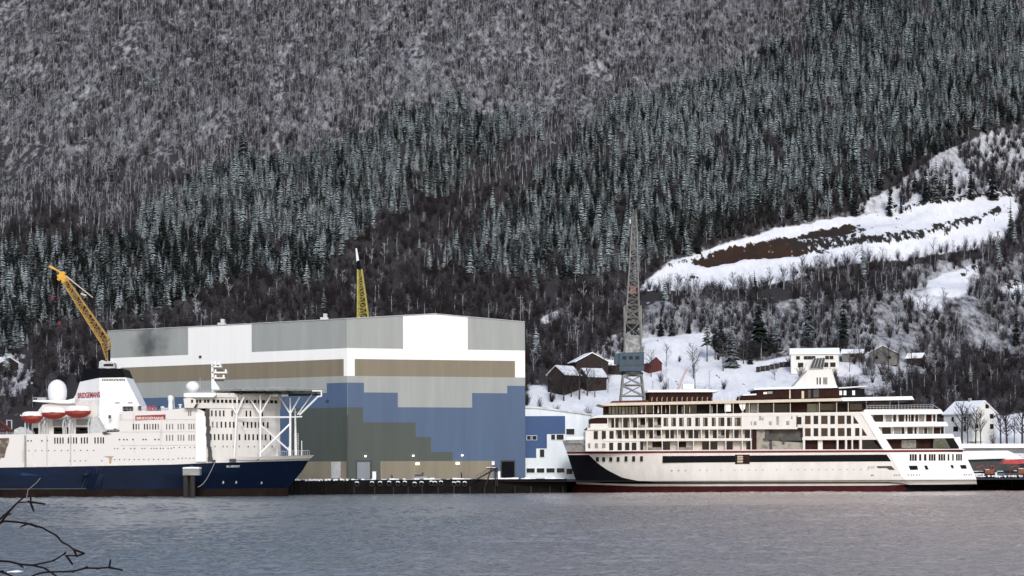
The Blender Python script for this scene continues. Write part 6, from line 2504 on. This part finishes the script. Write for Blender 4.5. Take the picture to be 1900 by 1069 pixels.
def plant_forest():
    # spruces
    X, Y, Z, px, py, g = scatter(3.0, 700, 1400, 5)
    jx = (fbm(X / 14, Y / 14, 41, 2) - 0.5) * 60
    jy = (fbm(X / 14, Y / 14, 43, 2) - 0.5) * 40
    inA, inB = inpoly(px + jx, py + jy, SPRUCE_A), inpoly(px + jx * 0.8, py + jy * 0.8, SPRUCE_B)
    keep = (inA | inB) & (py < skyline(px) + 60) & (py > -90) & (py - 20 < skyline(px))
    keep &= fbm(X / 9, Y / 9, 47, 2) > 0.31
    gap = inpoly(px + jx, py + jy, [(600, 560), (640, 460), (700, 418), (760, 392), (870, 335), (960, 262), (1040, 205), (1120, 205), (1110, 250), (985, 345), (900, 415), (835, 470), (795, 500), (780, 540)])
    keep &= ~(gap & (g.random(len(X)) < 0.97))
    # stray spruces outside the blocks
    stray = (~inA) & (~inB) & (py > 150) & (py < 560) & (py < skyline(px) - 8) & (g.random(len(X)) < 0.012) & ~inpoly(px, py, SNOW_Q)
    keep |= stray
    X, Y, Z, px, py = [a[keep] for a in (X, Y, Z, px, py)]
    n = len(X)
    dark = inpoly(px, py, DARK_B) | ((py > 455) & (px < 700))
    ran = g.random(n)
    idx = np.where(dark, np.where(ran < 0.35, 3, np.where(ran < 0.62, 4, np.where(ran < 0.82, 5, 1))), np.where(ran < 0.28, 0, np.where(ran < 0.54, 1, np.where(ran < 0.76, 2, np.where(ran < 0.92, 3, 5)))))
    pine = inpoly(px, py, [(1215, 500), (1300, 470), (1420, 432), (1470, 415), (1420, 385), (1300, 420), (1235, 450)]) & (g.random(n) < 0.6)
    idx = np.where(pine, 6, idx)
    sc = g.uniform(0.36, 1.0, n) * g.uniform(0.8, 1.15, n) * 0.88
    rot = g.uniform(0, 6.28, n)
    order = np.argsort(Y)
    near = order[:290]
    far = order[290:]
    firsts = {}
    labs = {0: 'frosted spruce among the lowest row of the spruce forest', 3: 'dark spruce among the lowest row of the spruce forest', 5: 'snow-laden spruce among the lowest row of the spruce forest', 6: 'tall dark bare-stemmed pine at the foot of the forest'}
    for i in near:
        k = int(idx[i])
        kk = {1: 0, 2: 0, 4: 3}.get(k, k)
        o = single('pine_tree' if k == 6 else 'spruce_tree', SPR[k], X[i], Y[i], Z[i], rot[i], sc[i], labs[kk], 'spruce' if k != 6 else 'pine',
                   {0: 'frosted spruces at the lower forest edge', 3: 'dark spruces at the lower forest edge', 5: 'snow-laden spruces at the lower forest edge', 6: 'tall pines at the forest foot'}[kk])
        firsts.setdefault(k, o)
    for k in range(7):
        if k not in firsts:
            i = order[290]
            firsts[k] = single('spruce_tree', SPR[k], X[i], Y[i], Z[i], 0, 0.9, labs.get(k, labs[0]), 'spruce', 'frosted spruces at the lower forest edge')
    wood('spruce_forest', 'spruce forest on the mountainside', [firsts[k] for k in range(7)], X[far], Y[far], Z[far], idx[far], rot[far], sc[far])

    # birches
    X, Y, Z, px, py, g = scatter(3.7, 702, 1400, 15)
    jx = (fbm(X / 10, Y / 10, 51, 2) - 0.5) * 40
    jy = (fbm(X / 10, Y / 10, 53, 2) - 0.5) * 26
    spr = (inpoly(px + jx, py + jy, SPRUCE_A) | inpoly(px + jx, py + jy, SPRUCE_B))
    clear = any_in(px + jx * 0.4, py + jy * 0.4, [SNOW_Q] + SNOW_F)
    part = any_in(px, py, SNOW_P)
    den = fbm(X / 13, Y / 40, 57, 3)
    gapb = inpoly(px, py, [(600, 560), (640, 460), (700, 418), (760, 392), (870, 335), (960, 262), (1040, 205), (1120, 205), (1110, 250), (985, 345), (900, 415), (835, 470), (795, 500), (780, 540)])
    edge = inpoly(px, py, SPRUCE_B) & ~inpoly(px + 14, py + 34, SPRUCE_B)
    keep = (~spr | gapb | edge | (fbm(X / 9, Y / 9, 47, 2) <= 0.31) | (g.random(len(X)) < 0.10)) & (~clear | ((py > 600) & (g.random(len(X)) < 0.05))) & (py - 12 < skyline(px)) & (py > -70)
    keep &= den > np.where(part, 0.50, np.where(py < 330, 0.37, 0.25))
    half = inpoly(px, py, [(1190, 545), (2200, 520), (2200, 690), (1800, 650), (1640, 715), (1540, 660), (1190, 625)])
    keep &= ~(half & (den < 0.42))
    keep &= ~((px > 970) & (px < 1130) & (py > 690) & (py < 760) & (g.random(len(X)) < 0.6))
    X, Y, Z, px, py = [a[keep] for a in (X, Y, Z, px, py)]
    n = len(X)
    low = (py > np.where(px < 640, 425, 345) + 110 * (fbm(X / 25, Y / 60, 61, 2) - 0.5)) & ~((px > 1180) & (py < 640) & (py > 480) & (g.random(n) < 0.35))
    low |= (px > 1380) & (py < 420) & (py > 200)
    ran = g.random(n)
    idx = np.where(low, np.where(ran < 0.28, 3, np.where(ran < 0.58, 4, np.where(ran < 0.88, 5, 0))), np.where(ran < 0.32, 0, np.where(ran < 0.62, 1, np.where(ran < 0.86, 2, 3))))
    sc = g.uniform(0.6, 1.2, n)
    sc = np.where(Y < 900, sc * 0.9, sc)
    rot = g.uniform(0, 6.28, n)
    vis = py < skyline(px) - 2
    order = np.argsort(np.where(vis, Y, Y + 5000))
    near, far = order[:280], order[280:]
    firsts = {}
    for i in near:
        k = int(idx[i])
        side = 'behind the left end of the hall' if px[i] < 200 else ('right of the hall' if px[i] < 1130 else ('on the slope above the cruise ship' if px[i] < 1560 else 'on the dark slope above the ship stern and villa'))
        hue = 'frosted grey' if k < 3 else 'dark brown'
        o = single('birch_tree', BIR[k], X[i], Y[i], Z[i], rot[i], sc[i], f'bare {hue} birch {side}', 'birch', f'{hue} birches {side}')
        firsts.setdefault(k, o)
    for k in range(6):
        if k not in firsts:
            i = order[280]
            firsts[k] = single('birch_tree', BIR[k], X[i], Y[i], Z[i], 0, 0.9, 'bare frosted birch low on the mountainside', 'birch', 'birches low on the mountainside')
    wood('birch_wood', 'bare frosted birch wood covering the mountainside', [firsts[k] for k in range(6)], X[far], Y[far], Z[far], idx[far], rot[far], sc[far])


plant_forest()


def big_trees():
    protos = {}

    def spruce(px, pyb, pyt, lab, wide=0.16, m='needle_d', name='spruce_tree', bare=0.06, tiers=18, seed=None, cat='spruce'):
        g = ground_at(px, pyb)
        h = (pyb - pyt) * g.y / F
        key = (m, bare, round(wide, 2), seed)
        if key not in protos:
            tk, cr = spruce_parts(100 + len(protos), 20.0, 20.0 * wide, tiers, bare, 0.45, 0)
            t = thing(name, lab, cat, (0, 0, 0))
            tk.build('trunk', M['trunk'], t)
            cr.build('crown', M[m], t)
            protos[key] = t
            t.location = g
            t.scale = (h / 20,) * 3
        else:
            copy_thing(protos[key], g, random.uniform(0, 6), h / 20, lab)
    for a in ((1500, 642, 512, 'tallest dark spruce, standing behind the left half of the long white house'),
              (1565, 642, 532, 'broad dark spruce standing behind the right end of the long white house'),
              (1886, 642, 556, 'large dark spruce at the right edge, level with the long white house'),
              (1842, 372, 270, 'tall dark spruce at the right end of the row above the snowy cutting'),
              (1801, 372, 293, 'slender dark spruce second from the right in the row above the snowy cutting'),
              (1718, 378, 298, 'dark spruce at the left end of the row of five above the snowy cutting'),
              (1737, 376, 290, 'dark spruce second from the left in the row of five above the snowy cutting'),
              (1764, 374, 296, 'dark spruce in the middle of the row of five above the snowy cutting'),
              (1586, 402, 318, 'lone dark spruce at the top edge of the snowy cutting, left of the rocks'),
              (1651, 402, 328, 'dark spruce with a small neighbour on the upper rim of the cutting'),
              (1672, 396, 356, 'small dark spruce crowding the right side of a taller one on the rim'),
              (1875, 442, 368, 'dark spruce at the lower right end of the snowy cutting')):
        spruce(a[0], a[1], a[2], a[3], 0.145 if a[2] < 600 else 0.2)
    spruce(452, 300, 226, 'lone spruce standing above the upper edge of the left forest block', 0.2)
    for a in ((1358, 682, 598, 'dark spruce with drooping boughs at the top of the village snowfield'),
              (1408, 650, 545, 'tall green-grey spruce left of the two biggest spruces behind the long white house'),
              (1440, 652, 585, 'dark spruce just left of the tallest one behind the long white house'),
              (1338, 655, 583, 'dark spruce behind the drooping one at the top of the snowfield'),
              (1392, 676, 640, 'small bushy spruce right of the drooping one above the snowfield'),
              (1226, 625, 583, 'first of the three small spruces right of the lattice crane tower'),
              (1247, 624, 585, 'middle of the three small spruces right of the lattice crane tower'),
              (1278, 620, 588, 'last of the three small spruces right of the lattice crane tower')):
        spruce(*a, wide=0.24, seed=2)
    for a in ((797, 502, 452, 'snow-laden spruce alone at the left tip of the right-hand forest'),
              (601, 578, 530, 'snowy spruce above the hall roof, left of the old yellow crane'),
              (580, 586, 552, 'smaller snowy spruce just left of the snowy one above the hall roof'),
              (336, 600, 565, 'small snowy spruce peeping over the left part of the hall roof'),
              (1787, 712, 678, 'left of two young frosted spruces on the dark slope above the villa'),
              (1801, 708, 672, 'right of two young frosted spruces on the dark slope above the villa'),
              (995, 660, 600, 'snowy spruce close to the right corner of the hall'),
              (1075, 262, 205, 'lone spruce at the top of the bare strip between the forest blocks'),
              (28, 640, 590, 'thick snow-laden spruce at the far left edge, above the dark shed'),
              (12, 700, 640, 'snow-laden spruce beside the dark shed at the far left edge')):
        spruce(*a, wide=0.2, m='needle_s', seed=3)
    for a in ((1312, 672, 590, 'tall pine with a bare stem in the middle of the village trees'),
              (1327, 668, 600, 'slimmer pine right of the tall bare-stemmed one in the village trees')):
        spruce(*a, wide=0.17, m='needle_d', name='pine_tree', bare=0.42, tiers=9, seed=4, cat='pine')

    bp = {}

    def bare(px, pyb, pyt, lab, thick=1.0, Y=None, m='bark', cat='tree', name='bare_tree'):
        g = ground_at(px, pyb) if Y is None else Vector((Xat(px, Y), Y, Zat(px, pyb, Y)))
        h = (pyb - pyt) * g.y / F
        key = (thick, m)
        if key not in bp:
            tk, cr = birch_parts(300 + len(bp), 10.0, 26, 0.34, thick=thick)
            t = thing(name, lab, cat, g)
            ORG[t.name] = (0, 0, 0)
            tk.build('trunk', M[m], t)
            cr.build('crown', M['birch_d'], t)
            t.scale = (h / 9.5,) * 3
            bp[key] = t
        else:
            copy_thing(bp[key], g, random.uniform(0, 6), h / 9.5, lab)
    Y = 729
    for a in ((1785, 822, 736, 'thick bare tree rising against the left corner of the white villa', 1.3),
              (1796, 818, 758, 'thin bare tree left of the middle of the white villa', 0.9),
              (1810, 822, 748, 'bare tree crossing the gable wall of the white villa', 1.1),
              (1820, 818, 756, 'slender bare tree just left of the villa windows', 0.9),
              (1857, 822, 752, 'bare tree at the right corner of the white villa', 1.3),
              (1869, 824, 760, 'thick dark bare tree on the snow right of the villa', 1.9),
              (1882, 820, 765, 'spindly bare tree on the snow between two thick ones', 0.9),
              (1897, 822, 752, 'thick bare tree at the right picture edge beyond the villa', 1.9)):
        bare(a[0], a[1], a[2], a[3], a[4], Y)
    for a in ((1287, 702, 630, 'pale bare birch on the snowfield above the wheelhouse', 0.8),
              (1290, 722, 668, 'small bare tree just behind the wheelhouse roof', 0.7),
              (1236, 682, 636, 'bare birch on the snow right of the red shed', 0.7),
              (1342, 690, 628, 'bare birch between the pine and the drooping spruce', 0.8),
              (1380, 676, 610, 'tall pale bare birch beside the drooping spruce', 0.8),
              (1120, 690, 640, 'bare birch left of the blue crane house', 0.8),
              (1137, 684, 634, 'bare birch touching the left side of the crane tower', 0.8),
              (1128, 730, 690, 'bare sapling between the barn and the crane legs', 0.7), (1060, 738, 690, 'bare tree in front of the farmhouse wall', 1.3), (1090, 735, 676, 'bare tree at the right end of the farmhouse', 1.3), (1208, 700, 645, 'bare tree before the small red shed', 0.8), (1622, 684, 628, 'bare tree before the left side of the grey gabled house on the slope', 0.9), (1648, 688, 626, 'bare tree before the middle of the grey gabled house on the slope', 0.9), (1668, 684, 634, 'bare tree at the right corner of the grey gabled house on the slope', 0.8), (1692, 690, 640, 'bare tree before the small dark shed on the slope', 0.9), (1594, 682, 640, 'bare tree between the small grey house and the gabled one', 0.8), (1576, 690, 650, 'bare tree before the small grey house on the slope', 0.7), (1030, 742, 705, 'small bare tree before the barn gable', 0.8), (1022, 745, 690, 'tall bare tree at the left corner of the barn', 1.3), (1046, 744, 684, 'bare tree before the corner of the barn', 1.3), (1075, 742, 672, 'bare tree between the barn and the farmhouse', 1.3), (1104, 738, 682, 'bare tree at the far right of the farmhouse', 0.8), (1118, 712, 660, 'bare tree right of the wide brown house', 0.8)):
        bare(a[0], a[1], a[2], a[3], a[4])


big_trees()


# ---------------------------------------------------------------- twigs close to the camera
def make_branch():
    D = 6.0
    P = lambda x, y, d=0.0: W(x, y, D + d)
    t = thing('shrub', 'bare dark shrub reaching thin budded twigs in from the lower left', 'shrub', (-1.9, D, 6.33))
    root = Vector((-1.9, D, 6.3))
    mb = MB()
    mb.path([root, Vector((-1.86, D, 7.0)), Vector((-1.75, D, 7.5)), P(-95, 1010)], 0.03, 0.012, 8)
    mb.path([Vector((-1.86, D, 7.0)), Vector((-1.65, D + 0.1, 7.4)), P(-60, 1050, 0.1)], 0.02, 0.008, 8)
    mb.build('stem', M['twig'], t)
    u = 0.00154

    def twig(pts, r0, r1, buds, d=0.0):
        q = MB()
        q.path([P(x, y, d) for i, (x, y) in enumerate(pts)], r0 * 1.1 * u, r1 * 1.1 * u, 7)
        for bx, by, ex, ey, rr in buds:
            q.tube(P(bx, by, d), P(ex, ey, d), rr * 1.15 * u, rr * 0.9 * u, 6)
        q.build('twig', M['twig'], t)
    twig([(-95, 1010), (-20, 985), (2, 969), (18, 948), (31, 934), (46, 921)], 2.6, 1.3, [(33, 933, 52, 931, 1.3), (52, 931, 84, 935.5, 2.0), (57, 934, 63, 949, 2.0), (57, 922, 57, 934, 1.6), (12, 956, 22, 953, 1.4), (31, 934, 20, 945, 1.6)], 0)
    twig([(-20, 985), (-2, 965), (9, 955), (30, 936)], 1.8, 1.4, [(5, 958, 12, 952, 1.5)], 0.03)
    twig([(-6, 974), (8, 967), (30, 968.5), (52, 972), (78, 979), (92, 987), (104, 993), (115, 1006), (127, 1012), (137, 1020)], 1.7, 1.5,
         [(52, 972, 38, 977.5, 1.7), (48, 970, 48, 966, 0.8), (56, 972, 70, 978, 2.4), (137, 1020, 157, 1027, 2.0), (137, 1019, 143, 1034, 2.0), (157, 1027, 142, 1032, 1.8), (142, 1031, 121, 1031, 1.5), (104, 993, 105, 996, 1.8)], 0.05)
    twig([(-60, 1050), (-20, 1042), (0, 1041), (18, 1042), (36, 1047), (60, 1049), (82, 1054), (100, 1066), (112, 1076)], 1.9, 1.6,
         [(36, 1047, 43, 1053, 1.8), (84, 1055, 91, 1053, 0.8)], 0.1)
    twig([(58, 1049), (80, 1045), (100, 1040), (121, 1027)], 1.5, 1.3, [(119, 1029, 122, 1024, 1.8), (123, 1031, 135, 1048, 2.0), (98, 1040, 102, 1040, 1.9)], 0.1)
    twig([(50, 1074), (66, 1066), (82, 1062), (110, 1061), (136, 1060), (160, 1054), (182, 1054.5), (203, 1053)], 1.5, 1.5,
         [(203, 1053, 205, 1038, 1.8), (203, 1053, 228, 1058, 2.0), (155, 1055, 163, 1051, 1.6), (134, 1060, 136, 1063, 1.6), (178, 1055, 184, 1055, 2)], 0.12)
    twig([(-30, 1058), (-5, 1059), (8, 1063), (24, 1070)], 2.4, 1.6, [(4, 1062, 5, 1058, 2.2)], 0.14)


make_branch()
